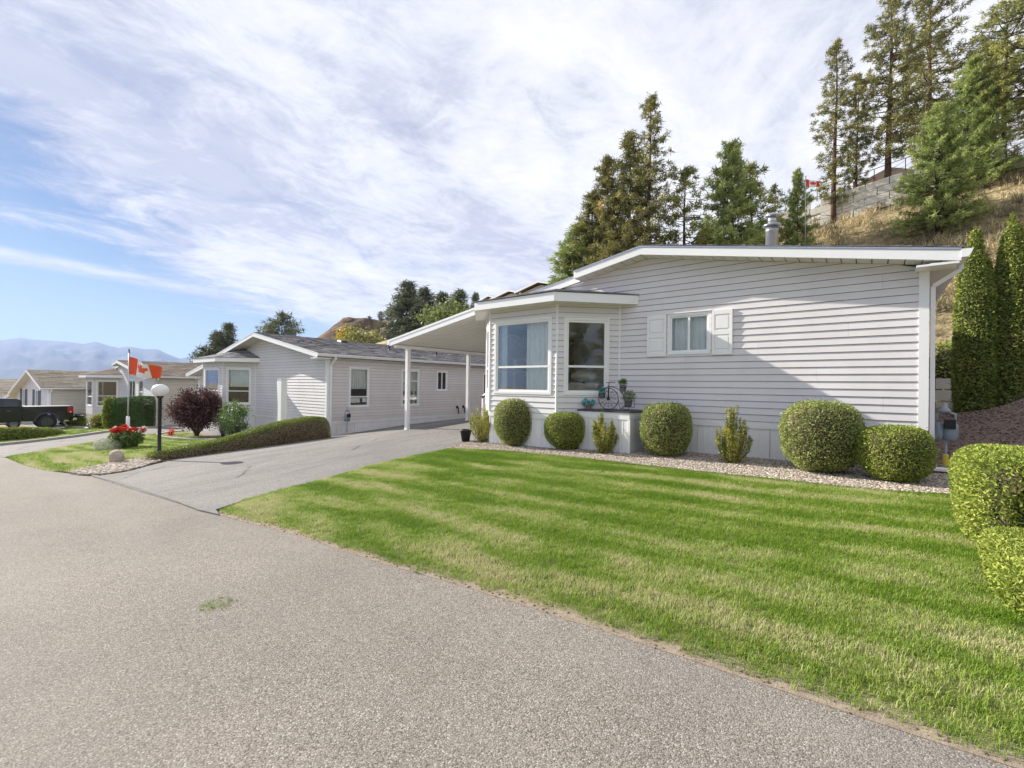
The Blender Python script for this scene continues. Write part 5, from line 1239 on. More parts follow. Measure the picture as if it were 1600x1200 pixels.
# purple shrub, rose
def loose(name, label, loc, rx, h, n, size, m, stems=9, group=None, cat='shrub', low=.28, seed=1, aspect=.6):
    r = thing(name, label, cat, loc, group=group); g = np.random.default_rng(seed); P = []; N = []; mb = MB()
    for k in range(n // 34):
        d = g.normal(size=3); d /= np.linalg.norm(d); rr = g.random() ** .33; c = np.array([d[0] * rx * rr, d[1] * rx * rr, h * (low + (1 - low) / 2) + d[2] * h * (1 - low) / 2 * rr])
        s = .11 * rx + .03; Q = c + g.normal(0, s, (34, 3)); P.append(Q); N.append(np.tile(d, (34, 1)))
        if k % max(1, (n // 34) // (stems * 3)) == 0: mb.tube([(g.normal(0, .05), g.normal(0, .05), 0), (c[0] * .45, c[1] * .45, c[2] * .5), tuple(c)], (.018, .012, .004), 5)
    P = np.concatenate(P); P[:, 2] = np.maximum(P[:, 2], .03)
    leaves(P, np.concatenate(N), size, aspect, .7, 'foliage', m, r); mb.build('stems', M_brown, r)
    return r
loose('purple_shrub', 'dark purple leaved shrub in the bed before the neighbouring bay', at(-24.9, 7.75, .05), 1.0, 2.15, 11000, .10, M_pur, low=.2, seed=4)
loose('rose_bush', 'leafy green rose bush before the neighbouring bay window', at(-21.9, 8.25, .05), .55, 1.75, 2900, .075, M_gleaf, low=.05, seed=6)
loose('grey_shrub', 'wispy grey green shrub between purple shrub and rose bush', at(-22.7, 8.1, .05), .38, 1.35, 900, .06, M_sage, low=.1, seed=7, aspect=.35)
M_redp = leafmat('red_petals', [(0, (0.35, 0.01, 0.01)), (0.5, (0.65, 0.03, 0.02)), (1, (0.80, 0.14, 0.05))], .5, .2)
M_whp = leafmat('white_petals', [(0, (0.45, 0.48, 0.38)), (0.5, (0.72, 0.74, 0.70)), (1, (0.85, 0.85, 0.82))], .6, .2)
def flowers():
    x, y = -21.0, 4.33; r = thing('geranium_clump', 'clump of red and white geraniums over white alyssum on the small lawn', 'flowers', at(x, y))
    blob_leaves((.15, 0, .42), .52, 2600, .07, M_gleaf, 'foliage', r, .8, .7, .3, (1, 1, .75))
    P = []
    for k in range(24):
        a = rng.random() * 6.283; q = rng.random() ** .5 * .56; c = np.array([.12 + q * math.cos(a), q * math.sin(a), .70 + .14 * rng.random() - q * .15]); P.append(c)
    for i, c in enumerate(P):
        w = i % 4 == 3; blob_leaves(tuple(c), .09, 70, .055, M_whp if w else M_redp, 'white_bloom' if w else 'red_bloom', r, .6, .9, .4, (1, 1, .8))
    blob_leaves((.20, -.52, .20), .44, 3600, .032, leafmat('alyssum', [(0, (0.22, 0.25, 0.14)), (0.4, (0.48, 0.50, 0.38)), (1, (0.85, 0.85, 0.80))], .7, .2), 'alyssum', r, .8, .8, .5, (1.1, .9, .62))
flowers()
loose('red_flower', 'low red leaved plant at the tip of the shrub bed', at(-26.3, 7.1, .05), .3, .38, 260, .06, M_redp, low=0, seed=9)

# ---- kerbs
def kerb(label, pts, w, h, step=.9):
    r = thing('kerb', label, 'kerb', at(*pts[0])); pl = [Vector(p) for p in pts]; o = r.location
    for a, b in zip(pl, pl[1:]):
        n = max(1, round((b - a).length / step))
        for i in range(n):
            p = a.lerp(b, i / n); q = a.lerp(b, (i + .985) / n); d = (q - p).normalized(); s = Vector((-d.y, d.x)) * w / 2; m = MB()
            zp, zq = gz(p.x, p.y), gz(q.x, q.y)
            m.hexa([(p.x - s.x, p.y - s.y, zp - .1), (q.x - s.x, q.y - s.y, zq - .1), (q.x + s.x, q.y + s.y, zq - .1), (p.x + s.x, p.y + s.y, zp - .1), (p.x - s.x * .9, p.y - s.y * .9, zp + h), (q.x - s.x * .9, q.y - s.y * .9, zq + h), (q.x + s.x * .9, q.y + s.y * .9, zq + h), (p.x + s.x * .9, p.y + s.y * .9, zp + h)])
            m.build('kerb_block', M_conc, r, off=tuple(o))
kerb('concrete kerb along the far side of the neighbouring driveway', [(-28.15, 1.5), (-29.4, 3.0), (-30.6, 4.4), (-31.9, 5.6), (-32.8, 6.8), (-33.1, 8.2), (-33.3, 10.5)], .16, .12)
kerb('pale concrete edging round the shrub bed', [(-28.1, 8.2), (-28.0, 7.5), (-27.2, 6.85), (-25.6, 6.55), (-23.9, 6.75), (-22.5, 7.15), (-20.8, 7.35), (-20.1, 8.1)], .15, .12, .6)
kerb('curved edging below the farther bay', [(-38.5, 6.0), (-40.2, 6.35), (-42.0, 6.4), (-43.6, 6.2), (-44.8, 5.9)], .16, .14)
# ---- boulder
def boulder():
    bm = bmesh.new(); bmesh.ops.create_icosphere(bm, subdivisions=4, radius=1)
    A = np.array([v.co[:] for v in bm.verts]); k = 1 + .10 * vnoise(A, 1.6, 2) + .04 * vnoise(A, 5, 3)
    for v, kk in zip(bm.verts, k): v.co = Vector((v.co.x * .19, v.co.y * .15, v.co.z * .20)) * kk
    me = bpy.data.meshes.new('boulder'); bm.to_mesh(me); bm.free()
    for p in me.polygons: p.use_smooth = True
    o = link_mesh('boulder', me, tex('pale_stone', (.50, .44, .37), (.33, .28, .24), 9, .9, .2, .6, 25)); o.location = at(-15.75, 3.08, .15); o.rotation_euler = (.1, .1, .5); tag(o, 'rounded pale boulder at the corner of the small lawn', 'boulder')
boulder()
# ---- lamp post
def lamp():
    r = thing('lamp_post', 'black lamp post with white globe at the end of the wavy hedge', 'street lamp', at(-14.98, 3.80, -.05)); zb = r.location.z; zg = -.23 - zb
    m = MB(); m.lathe([(.075, 0), (.075, .12), (.045, .16), (.042, zg - .21), (.07, zg - .20), (.085, zg - .165), (.07, zg - .15)], (0, 0, 0), 16); m.build('post', mat('black_enamel', (.012, .013, .02), .3), r, True)
    m = MB(); n = 24; m.lathe([(.195 * math.sin(math.pi * (i + .001) / n) + .0005, zg - .165 * math.cos(math.pi * i / n)) for i in range(n + 1)], (0, 0, 0), 32)
    m.build('globe', mat('opal_globe', (.82, .81, .78), .3), r, True)
lamp()
# ---- white box post by the neighbouring wall
def box_post():
    x, y = -18.95, 8.9; r = thing('box_post', 'white boxed post with leaning planks before the neighbouring wall', 'post', at(x, y, -.05)); h = .18 - r.location.z
    m = MB(); m.box(-.15, .15, -.12, .12, 0, h - .03); m.build('post', M_white, r, bevel=.01)
    m = MB(); m.box(-.17, .17, -.14, .14, h - .03, h); m.build('cap', M_white, r)
    m = MB(); m.hexa([(-.20, -.02, 0), (-.16, -.02, 0), (-.16, .03, 0), (-.20, .03, 0), (-.46, -.02, h - .1), (-.40, -.02, h - .1), (-.40, .03, h - .1), (-.46, .03, h - .1)]); m.build('plank', M_white, r)
    m = MB(); m.hexa([(-.19, .05, 0), (-.15, .05, 0), (-.15, .08, 0), (-.19, .08, 0), (-.27, .05, h), (-.22, .05, h), (-.22, .08, h), (-.27, .08, h)]); m.build('plank', M_white, r)
box_post()
# ---- gas meters
def gas_meter(loc, label, rz=0, s=1.0, yellow=True):
    r = thing('gas_meter', label, 'gas meter', loc, rz); M_pipe = tex('grey_pipe', (.33, .36, .40), (.25, .27, .3), 8, .5); H = 1.0
    M_mt = tex('meter_grey', (.27, .32, .36), (.2, .24, .28), 5, .5)
    m = MB(); m.tube([(0, 0, -.05), (0, 0, .45)], .017, 8); m.build('riser', M_pipe, r, True)
    if yellow: m = MB(); m.lathe([(.035, 0), (.035, .20), (.02, .21)], (0, 0, 0), 12); m.build('yellow_sleeve', mat('yellow_sleeve', (.62, .50, .05), .6), r)
    m = MB(); m.lathe([(.0, .40), (.05, .41), (.085, .46), (.09, .60), (.085, .66), (.05, .70), (0, .71)], (.05, 0, 0), 16); m.lathe([(.0, .42), (.05, .43), (.065, .5), (.065, .64), (.04, .7), (0, .7)], (-.08, 0, 0), 14); m.build('meter_body', M_mt, r, True, bevel=0)
    m = MB(); m.box(-.03, .10, -.11, -.04, .60, .74); m.build('index_box', M_dark, r, bevel=.006)
    m = MB(); m.tube([(-.10, 0, .65), (-.10, 0, .82), (0, 0, .86), (.10, 0, .82), (.10, 0, .68)], .02, 8); m.tube([(0, 0, .86), (0, .14, .86)], .017, 8); m.build('pipe', M_pipe, r, True)
    m = MB(); m.lathe([(.02, .84), (.07, .85), (.075, .88), (.03, .93), (.03, .98), (0, .99)], (-.02, -.03, 0), 14); m.build('regulator', M_pipe, r, True)
    r.scale = (s, s, s); return r
gas_meter(at(.93, 10.05, .0), 'grey gas meter with yellow sleeve beside the right corner of the pale home', 0, 1.05)
gas_meter(at(-16.55, 10.35, .12), 'grey gas meter on the side wall of the neighbouring home', R(90), .95, False)
def splash():
    m = MB(); m.box(-.28, .35, -.07, .07, 0, .05); o = m.build('splash_block', M_white, bevel=.01); o.location = at(.95, 9.55, .04); tag(o, 'white downspout splash block at the right corner', 'splash block')
    m = MB(); m.box(-.11, .07, -.06, .06, 0, .10); o = m.build('drain_shoe', M_black, bevel=.02); o.location = at(.60, 9.50, .04); tag(o, 'black drain shoe below the corner post', 'drain')
splash()
def hose_bibs():
    for i, y in enumerate((16.9, 17.35)):
        m = MB(); x = -16.95; m.tube([(.03, 0, .35), (.12, 0, .33), (.14, 0, .2), (.10, .03, .12), (.15, .05, 0)], .028, 6); m.box(.0, .06, -.05, .05, .28, .42)
        o = m.build('hose_bib', M_dark); o.location = (x, y, gz(x, y) + .38 - .1); tag(o, ('left' if i == 0 else 'right') + ' one of two dark pipe outlets on the neighbouring side wall', 'pipe', 'pipe outlets on the side wall')
hose_bibs()
# ---- flags
LEAF = [(0, -.48), (.02, -.16), (.30, -.20), (.26, -.10), (.48, .10), (.42, .14), (.45, .28), (.31, .25), (.27, .31), (.16, .19), (.18, .42), (.11, .38), (0, .52)]
LEAF = LEAF + [(-x, y) for x, y in LEAF[-2:0:-1]]
M_red = mat('flag_red', (.62, .05, .02), .7); M_redo = mat('flag_orange_red', (.80, .10, .025), .7); M_fw = mat('flag_white', (.80, .79, .78), .7)
def flag(parent, w, h, top, droop, wave, red, az=0.0):
    nx_, ny_ = 60, 30; V = []; F = []; MI = []
    for j in range(ny_ + 1):
        for i in range(nx_ + 1):
            u, v = i / nx_, j / ny_; ph = wave * math.sin(u * 7.5 + v * 1.2) * (u ** .6)
            x = u * w; V.append((x * math.cos(az) - ph * math.sin(az), x * math.sin(az) + ph * math.cos(az), top - v * h * (1 - .35 * u) - droop * u * (1.0 - .25 * u) + .02 * math.sin(u * 9)))
    LX = np.array([[(i + .5) / nx_ * 2 - 1, (.5 - (j + .5) / ny_) * 1.0] for j in range(ny_) for i in range(nx_)])
    ins = inside(LEAF, LX[:, 0] * 1.0, LX[:, 1] * 1.2)
    for j in range(ny_):
        for i in range(nx_):
            a = j * (nx_ + 1) + i; F.append([a, a + 1, a + nx_ + 2, a + nx_ + 1]); MI.append(0 if (i < nx_ * .25 or i >= nx_ * .75 or ins[j * nx_ + i]) else 1)
    mb = MB(); mb.v = V; mb.f = F; mb.t = [.5] * len(F); mb.mi = MI
    return mb.build('flag_cloth', [red, M_fw], parent, True)
def flagpole(label, loc, h, w, fh, droop, wave, red, az, r0=.03, sleeve=True, label2=''):
    r = thing('flagpole', label, 'flagpole', loc)
    m = MB(); m.lathe([(r0, 0), (r0 * .7, h)], (0, 0, 0), 12); m.build('pole', M_metal, r, True)
    if sleeve: m = MB(); m.lathe([(r0 * 2.0, 0), (r0 * 2.0, 1.15), (r0 * 1.1, 1.17)], (0, 0, 0), 14); m.build('base_sleeve', M_white, r, True)
    m = MB(); m.lathe([(0, h), (.03, h + .02), (.03, h + .05), (0, h + .07)], (0, 0, 0), 10); m.tube([(-.07, 0, h + .13), (0, 0, h + .07), (.07, 0, h + .13)], .014, 6); m.build('finial', M_dark, r)
    f = thing('flag', label2, 'flag', loc); flag(f, w, fh, h - .12, droop, wave, red, az)
flagpole('thin metal flagpole with white base sleeve behind the flower clump', at(-21.5, 4.50), 3.5, 1.25, .66, .52, .17, M_redo, R(28), .028, True, 'orange red and white maple leaf flag drooping beside the square hedge')
# ------------------------------------------------------------------ trees
M_bark = tex('pine_bark', (0.16, 0.09, 0.065), (0.07, 0.045, 0.035), 6, 0.95, 0.1, .8, 12, stretch=(2, 2, .5))
M_barkd = tex('dark_bark', (0.09, 0.065, 0.055), (0.04, 0.03, 0.027), 6, 0.95, 0.1, .8, 12, stretch=(2, 2, .5))
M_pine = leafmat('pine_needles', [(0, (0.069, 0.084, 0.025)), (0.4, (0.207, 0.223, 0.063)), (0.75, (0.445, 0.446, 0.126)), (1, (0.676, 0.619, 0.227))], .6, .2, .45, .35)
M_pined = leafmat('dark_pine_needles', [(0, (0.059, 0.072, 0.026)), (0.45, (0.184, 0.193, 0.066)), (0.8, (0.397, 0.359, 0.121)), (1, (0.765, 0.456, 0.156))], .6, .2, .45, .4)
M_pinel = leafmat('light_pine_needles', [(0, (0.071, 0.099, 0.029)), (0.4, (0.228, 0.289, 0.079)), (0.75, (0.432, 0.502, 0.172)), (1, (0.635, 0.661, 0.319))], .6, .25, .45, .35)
M_fir = leafmat('fir_needles', [(0, (0.039, 0.058, 0.033)), (0.5, (0.13, 0.156, 0.085)), (1, (0.325, 0.351, 0.195))], .6, .15, .3, .3)
M_gold = leafmat('golden_autumn_leaves', [(0, (0.22, 0.16, 0.02)), (0.5, (0.50, 0.38, 0.04)), (1, (0.68, 0.55, 0.09))], .6, .3, 1, .3)
M_lime = leafmat('pale_green_leaves', [(0, (0.06, 0.09, 0.02)), (0.5, (0.17, 0.22, 0.06)), (1, (0.33, 0.38, 0.14))], .6, .3, 1, .3)
def needles(C, D, k, ln, w, m, parent, name='crown', tint=None, spread=1.0):
    """k thin needle blades from every tuft centre C, leaning along D"""
    n = len(C); C = np.repeat(C, k, 0); D = np.repeat(D, k, 0); N = n * k
    d = unit(rng.normal(size=(N, 3)) * spread + D * .45); L_ = ln * rng.uniform(.6, 1.15, N)
    s = unit(np.cross(d, rng.normal(size=(N, 3)))); b = C + rng.normal(0, ln * .30, (N, 3))
    V = np.stack([b - s * (w * .5), b + s * (w * .5), b + d * L_[:, None]], 1).reshape(-1, 3)
    t = np.repeat(rng.normal(.5, .2, n) if tint is None else tint, k) + rng.normal(0, .12, N)
    return fast_mesh(name, V, np.arange(3 * N).reshape(-1, 3), np.clip(t, 0, 1), m, parent, 'stuff')
def pine_tree(name, h, cb, rad, prof, limbs, step, k, ln, w, m, bark, seed, trunk=.018, tilt=0.0, up=.15, clump=1.0, spread=1.0, deadlow=0, gap=.0):
    """tapered trunk, limbs, crown of needle tufts. prof(t) gives the crown width at t = 0 (base) .. 1 (tip)"""
    global rng
    keep = rng; rng = np.random.default_rng(seed); g = rng
    r = bpy.data.objects.new(name, None); col.objects.link(r); r.empty_display_size = .3
    tr = MB(); nseg = 9; pts = []; ph = g.random() * 6
    for i in range(nseg + 1):
        t = i / nseg; pts.append(Vector((tilt * t * h + .012 * h * math.sin(t * 4 + ph) * t, .01 * h * math.cos(t * 3 + ph) * t, t * h - (.3 if i == 0 else 0))))
    tr.tube(pts, [max(.015, h * trunk * (1 - .9 * (i / nseg) ** .9)) for i in range(nseg + 1)], 8); tr.build('trunk', bark, r, True)
    def axis(t):
        q = t * nseg; i = min(int(q), nseg - 1); return np.array(pts[i].lerp(pts[i + 1], q - i))
    C = []; D = []; T = []; lb = MB()
    for li in range(limbs):
        t = cb + (1 - cb) * ((li + g.random()) / limbs) ** .95; u = (t - cb) / (1 - cb)
        if g.random() < gap: continue
        a = li * 2.399 + g.normal(0, .5); L_ = rad * prof(u) * g.uniform(.55, 1.15)
        p0 = axis(min(t, .995)); d = np.array([math.cos(a), math.sin(a), 0])
        rise = up * (u * 1.6 - .5) + g.normal(0, .10)
        P1 = p0 + d * L_ * .55 + np.array([0, 0, L_ * .55 * (rise - .06)]); P2 = p0 + d * L_ + np.array([0, 0, L_ * (rise + .10)])
        lb.tube([p0, P1, P2], [max(.012, L_ * .020), max(.009, L_ * .011), .005], 4, False)
        m_ = max(1, int(L_ / step)); lt = g.normal(.5, .13)
        for q in range(m_ + 1):
            f = .30 + .70 * (q + g.random() * .6) / (m_ + .4)
            if f > 1.05: continue
            c = (p0 * (1 - f) ** 2 + 2 * P1 * f * (1 - f) + P2 * f * f) if False else (p0 + (P1 - p0) * min(1, f / .55) if f < .55 else P1 + (P2 - P1) * (f - .55) / .45)
            side = np.array([-d[1], d[0], 0]) * g.normal(0, .18 * L_ * (1.15 - f) + .06) ; c = c + side + np.array([0, 0, g.normal(0, .07)])
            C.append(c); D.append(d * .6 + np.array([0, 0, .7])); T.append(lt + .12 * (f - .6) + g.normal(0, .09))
    for q in range(int(6 * clump)): C.append(axis(1 - q * .010) + g.normal(0, .05, 3)); D.append(np.array([0, 0, 1.0])); T.append(.55)
    for q in range(deadlow):
        t = cb * g.uniform(.45, .98); a = g.random() * 6.28; p0 = axis(t); L_ = rad * g.uniform(.2, .8)
        lb.tube([p0, p0 + np.array([math.cos(a) * L_ * .6, math.sin(a) * L_ * .6, -.02 * L_]), p0 + np.array([math.cos(a) * L_, math.sin(a) * L_, .12 * L_])], [.022, .014, .005], 4, False)
    lb.build('limbs', bark, r, kind='stuff')
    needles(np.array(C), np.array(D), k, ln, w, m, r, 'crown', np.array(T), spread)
    rng = keep
    return r
p_slim = lambda u: (.35 + .65 * math.sin(min(1, u * 1.25 + .12) * math.pi * .62)) * (1 - u) ** .42
p_cone = lambda u: (1 - u) ** .85 * (.92 + .08 * math.sin(u * 30)) + .03
p_lush = lambda u: (1 - u) ** .62 * (.86 + .14 * math.sin(u * 21)) * (.8 + .2 * min(1, u * 6)) + .03
p_round = lambda u: math.sin(math.pi * (u * .9 + .08)) ** .6
p_tall = lambda u: (.55 + .45 * math.sin(u * 9)) * .25 + .75 * (1 - u) ** .65
PR = {
 'slim': lambda s: pine_tree('pine_tree', 16, .10, 2.2, p_slim, 130, .46, 32, .30, .060, M_pined, M_bark, s, .013, deadlow=6, gap=.1),
 'wide': lambda s: pine_tree('pine_tree', 17, .22, 3.8, p_slim, 140, .54, 32, .33, .064, M_pined, M_bark, s, .016, deadlow=8, gap=.08),
 'full': lambda s: pine_tree('pine_tree', 13, .05, 4.2, p_lush, 210, .44, 36, .34, .066, M_pinel, M_barkd, s, .016, up=.3),
 'cone': lambda s: pine_tree('pine_tree', 9, .03, 2.9, p_lush, 165, .33, 36, .28, .056, M_pinel, M_barkd, s, .016, up=.35),
 'thin': lambda s: pine_tree('pine_tree', 7, .08, 1.8, p_slim, 64, .40, 32, .25, .048, M_pine, M_barkd, s, .015, gap=.1),
 'bare': lambda s: pine_tree('pine_tree', 16, .28, 3.8, p_round, 115, .62, 28, .32, .060, M_pine, M_barkd, s, .014, deadlow=34, gap=.12),
 'tall': lambda s: pine_tree('pine_tree', 15, .04, 3.3, p_lush, 185, .44, 36, .33, .066, M_pined, M_bark, s, .014, gap=.05),
 'fir': lambda s: pine_tree('fir_tree', 20, .02, 5.4, p_lush, 150, .7, 15, 1.0, .24, M_fir, M_barkd, s, .014, up=.1),
 'far': lambda s: pine_tree('pine_tree', 10, .18, 3.0, p_round, 56, .7, 13, .8, .18, M_fir, M_barkd, s, .018),
}
PROTO = {}
def tree(kind, v, loc, h, label, group, rz=0.0, wide=1.0, cat='pine tree'):
    key = (kind, v)
    base = {'slim': 16, 'wide': 17, 'full': 13, 'cone': 9, 'thin': 7, 'bare': 16, 'tall': 15, 'fir': 20, 'far': 10}[kind]
    if key not in PROTO: r = PROTO[key] = PR[kind](100 + v * 7 + len(kind))
    else: r = copy_tree(PROTO[key])
    r.location = loc; s = h / base; r.scale = (s * wide, s * wide, s); r.rotation_euler = (0, 0, rz)
    tag(r, label, cat, group); return r
GR = 'pines on the hillside'
def hillpos(x, d): p = px(x, d); return at(p[0], p[1], -.1)
def tree_px(kind, v, x, d, top, label, group=GR, wide=1.0, rz=0.0, cat='pine tree', base=None):
    """stands at depth d on the bearing of column x; top = row its tip reaches"""
    p = px(x, d); z = gz(p[0], p[1]) if base is None else base; hor = 603 + (x - 800) * .0122
    h = (hor - top) / 715 * d - z
    return tree(kind, v, (p[0], p[1], z - .1), h + .1, label, group, rz, wide, cat)
# right hand hillside
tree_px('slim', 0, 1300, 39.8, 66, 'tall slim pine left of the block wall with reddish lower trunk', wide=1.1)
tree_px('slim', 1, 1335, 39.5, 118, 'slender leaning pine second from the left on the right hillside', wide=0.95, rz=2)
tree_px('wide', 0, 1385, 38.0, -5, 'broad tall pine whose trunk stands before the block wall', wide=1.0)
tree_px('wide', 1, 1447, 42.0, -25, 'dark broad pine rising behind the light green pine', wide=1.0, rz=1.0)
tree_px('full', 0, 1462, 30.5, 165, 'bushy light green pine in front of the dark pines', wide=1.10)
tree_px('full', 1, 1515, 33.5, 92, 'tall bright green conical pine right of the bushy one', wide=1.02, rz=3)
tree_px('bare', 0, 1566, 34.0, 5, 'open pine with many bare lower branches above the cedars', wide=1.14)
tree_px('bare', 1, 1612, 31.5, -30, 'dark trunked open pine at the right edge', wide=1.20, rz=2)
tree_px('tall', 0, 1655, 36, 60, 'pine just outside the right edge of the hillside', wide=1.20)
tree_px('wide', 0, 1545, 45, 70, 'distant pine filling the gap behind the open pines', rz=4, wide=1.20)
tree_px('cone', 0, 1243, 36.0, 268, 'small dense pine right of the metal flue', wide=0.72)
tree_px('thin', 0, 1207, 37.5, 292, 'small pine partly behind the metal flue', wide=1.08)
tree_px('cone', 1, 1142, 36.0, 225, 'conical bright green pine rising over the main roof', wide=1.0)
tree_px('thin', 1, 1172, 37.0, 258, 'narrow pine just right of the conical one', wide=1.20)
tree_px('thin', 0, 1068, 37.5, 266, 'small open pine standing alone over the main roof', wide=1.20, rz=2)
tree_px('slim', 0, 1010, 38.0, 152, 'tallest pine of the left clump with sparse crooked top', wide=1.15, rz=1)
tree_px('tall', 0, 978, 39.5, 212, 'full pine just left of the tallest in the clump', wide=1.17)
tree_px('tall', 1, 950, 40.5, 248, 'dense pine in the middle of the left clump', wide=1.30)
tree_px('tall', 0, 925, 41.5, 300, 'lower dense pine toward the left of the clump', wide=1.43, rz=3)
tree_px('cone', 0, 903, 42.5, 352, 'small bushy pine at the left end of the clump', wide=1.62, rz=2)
tree_px('cone', 1, 1100, 43, 352, 'low dark pine between the lone and the conical pines', rz=1, wide=1.20)
# middle distance
FG = 'dark firs beyond the carport'
for i, (x, top, d, wd, lab) in enumerate(((636, 443, 118, 1.75, 'tallest dark fir beyond the carport roof'), (662, 452, 124, 1.5, 'second dark fir from the left beyond the carport'), (690, 460, 128, 1.6, 'dark fir in the middle of the distant stand'), (716, 455, 122, 1.6, 'broad topped fir at the right of the distant stand'), (652, 478, 112, 1.9, 'low dark fir filling the foot of the distant stand'))):
    tree_px('fir', i % 2, x, d, top, lab, FG, wd, i * 1.3, 'fir tree')
tree_px('fir', 0, 742, 118, 460, 'narrow far fir left of the bay roof corner', FG, .95, 2, 'fir tree'); tree_px('fir', 1, 730, 130, 480, 'small far fir peeping over the carport roof', FG, .5, 1, 'fir tree')
FP = 'lone pines on the brown hill'
for i, (x, top, d, b, lab) in enumerate(((608, 482, 215, 28.5, 'lone round pine on top of the brown hill'), (594, 487, 218, 29.5, 'smaller lone pine on the brown hilltop'), (576, 494, 222, 29, 'tiny tree on the left of the brown hilltop'))):
    tree_px('far', i % 2, x, d, top, lab, FP, 1.3, i, base=b)
tree_px('far', 0, 440, 95, 491, 'dark pine behind the ridge of the neighbouring home', 'pines behind the neighbouring home', 1.25, 0, base=4)
tree_px('far', 1, 424, 97, 508, 'smaller pine left of the dark pine behind the neighbouring ridge', 'pines behind the neighbouring home', 1.1, 2, base=3)
tree_px('fir', 0, 357, 80, 508, 'taller blue green spruce above the neighbouring bay roof', 'spruces behind the bay', 1.15, 1, 'spruce tree', base=-3.5)
tree_px('fir', 1, 340, 78, 520, 'lower blue green spruce left of the taller one', 'spruces behind the bay', 1.35, 0, 'spruce tree', base=-3.5)
tree_px('far', 1, 318, 76, 545, 'small spruce tip at the left of the pair behind the bay', 'spruces behind the bay', 1.0, 0, 'spruce tree', base=-3.5)
def broad(name, label, x, d, top, rx, m, cat='tree', base=None, n=1500, size=.5):
    p = px(x, d); z = gz(p[0], p[1]) if base is None else base; hor = 603 + (x - 800) * .0122; h = (hor - top) / 715 * d - z
    r = thing(name, label, cat, (p[0], p[1], z - .1)); t = MB(); t.tube([(0, 0, -.3), (.1, 0, h * .4), (0, .1, h * .8)], [h * .022, h * .015, .02], 6); t.build('trunk', M_barkd, r)
    P = []; g = rng
    for k in range(n // 30):
        dd = g.normal(size=3); dd /= np.linalg.norm(dd); q = g.random() ** .35; c = np.array([dd[0] * rx * q, dd[1] * rx * q, h * .58 + dd[2] * h * .40 * q]); P.append(c + g.normal(0, rx * .16, (30, 3)))
    P = np.concatenate(P); leaves(P, unit(P - np.array([0, 0, h * .5])), size, .7, .7, 'crown', m, r)
broad('aspen_tree', 'golden yellow autumn tree before the brown hill', 542, 105, 507, 2.6, M_gold, n=2100, size=.5, base=5)
broad('green_tree', 'dark green bushy tree right of the golden tree', 562, 100, 516, 5.0, M_pine, n=2400, size=.6, base=4)
broad('willow_tree', 'pale yellow green leafy tree in front of the dark firs', 700, 92, 474, 5.2, M_lime, n=3000, size=.6)
# ---- cedars
def cedar(label, x, y, h, rx, seed):
    def f(t, v):
        k = math.sin(min(1, v * 5 + .6) * math.pi / 2) * (1.0 - .18 * v) * (1 - max(0, (v - .62) / .38) ** 1.5) ** .9 if v < 1 else 0
        return (rx * k * math.cos(t), rx * k * math.sin(t), v * h)
    return shrub('cedar_tree', label, 'cedar', at(x, y, 0), f, 26000, .075, M_ced, .45, 1.1, .06, .86, 'row of columnar cedars', .09, 2.4)
cedar('left columnar cedar of the row behind the mulch mound', 2.28, 18.3, 5.3, .46, 1)
cedar('second columnar cedar with pointed bright tip', 3.02, 18.4, 5.35, .44, 2)
cedar('third columnar cedar of the row at the right edge', 3.78, 18.4, 5.05, .45, 3)
cedar('fourth columnar cedar cut by the right edge', 4.55, 18.5, 5.3, .46, 4)
# ---- block walls
M_blk = tex('split_face_block', (0.74, 0.71, 0.64), (0.58, 0.55, 0.48), 2.0, .95, .1, .6, 6)
def block_wall(label, pts, rows, bl, bh, z_of, name='retaining_wall', t=.5):
    r = thing(name, label, 'wall', (pts[0][0], pts[0][1], z_of(*pts[0]))); o = tuple(r.location); L_ = [Vector(p) for p in pts]
    for k in range(rows):
        for a, b in zip(L_, L_[1:]):
            d = (b - a); n = max(1, round(d.length / bl)); u = d.normalized(); nn = Vector((u.y, -u.x)); off = (k % 2) * .5
            for i in range(n):
                s = (i + off) * d.length / n; e = min(s + d.length / n - .05, d.length)
                if s >= d.length - .1: continue
                p = a + u * s; q = a + u * e; zp_ = z_of(p.x, p.y) + k * bh; zq_ = z_of(q.x, q.y) + k * bh; w0 = -.03 * k + random.uniform(-.012, .012)
                m = MB(); m.tint = random.random()
                def P(v, w, z): return (v.x + nn.x * w, v.y + nn.y * w, z)
                g_ = bh - .05
                m.hexa([P(p, w0, zp_), P(q, w0, zq_), P(q, w0 - t, zq_), P(p, w0 - t, zp_), P(p, w0, zp_ + g_), P(q, w0, zq_ + g_), P(q, w0 - t, zq_ + g_), P(p, w0 - t, zp_ + g_)])
                m.build('stone_block', M_blk, r, off=o)
    return r
block_wall('grey concrete block retaining wall along the hillside crest below the cottage', [(-8.2, 48.6), (-4.5, 48.6), (1.8, 48.4), (7.5, 48.2)], 4, 1.45, .62, lambda x, y: 14.35 + (x + 4.5) * .15)
block_wall('weathered block wall at the hill foot seen beside the cedars', [(-.4, 22.6), (2.9, 22.4), (4.2, 21.9)], 3, 1.2, .42, lambda x, y: -.75)
shrub('ivy_bush', 'green leafy bush above the low block wall', 'bush', at(2.3, 23.6, .3), ball(1.1, .8, 1.9, 0, 2.2, 0), 3500, .10, M_jun, .6, .8, .10, .7, lump=.15)
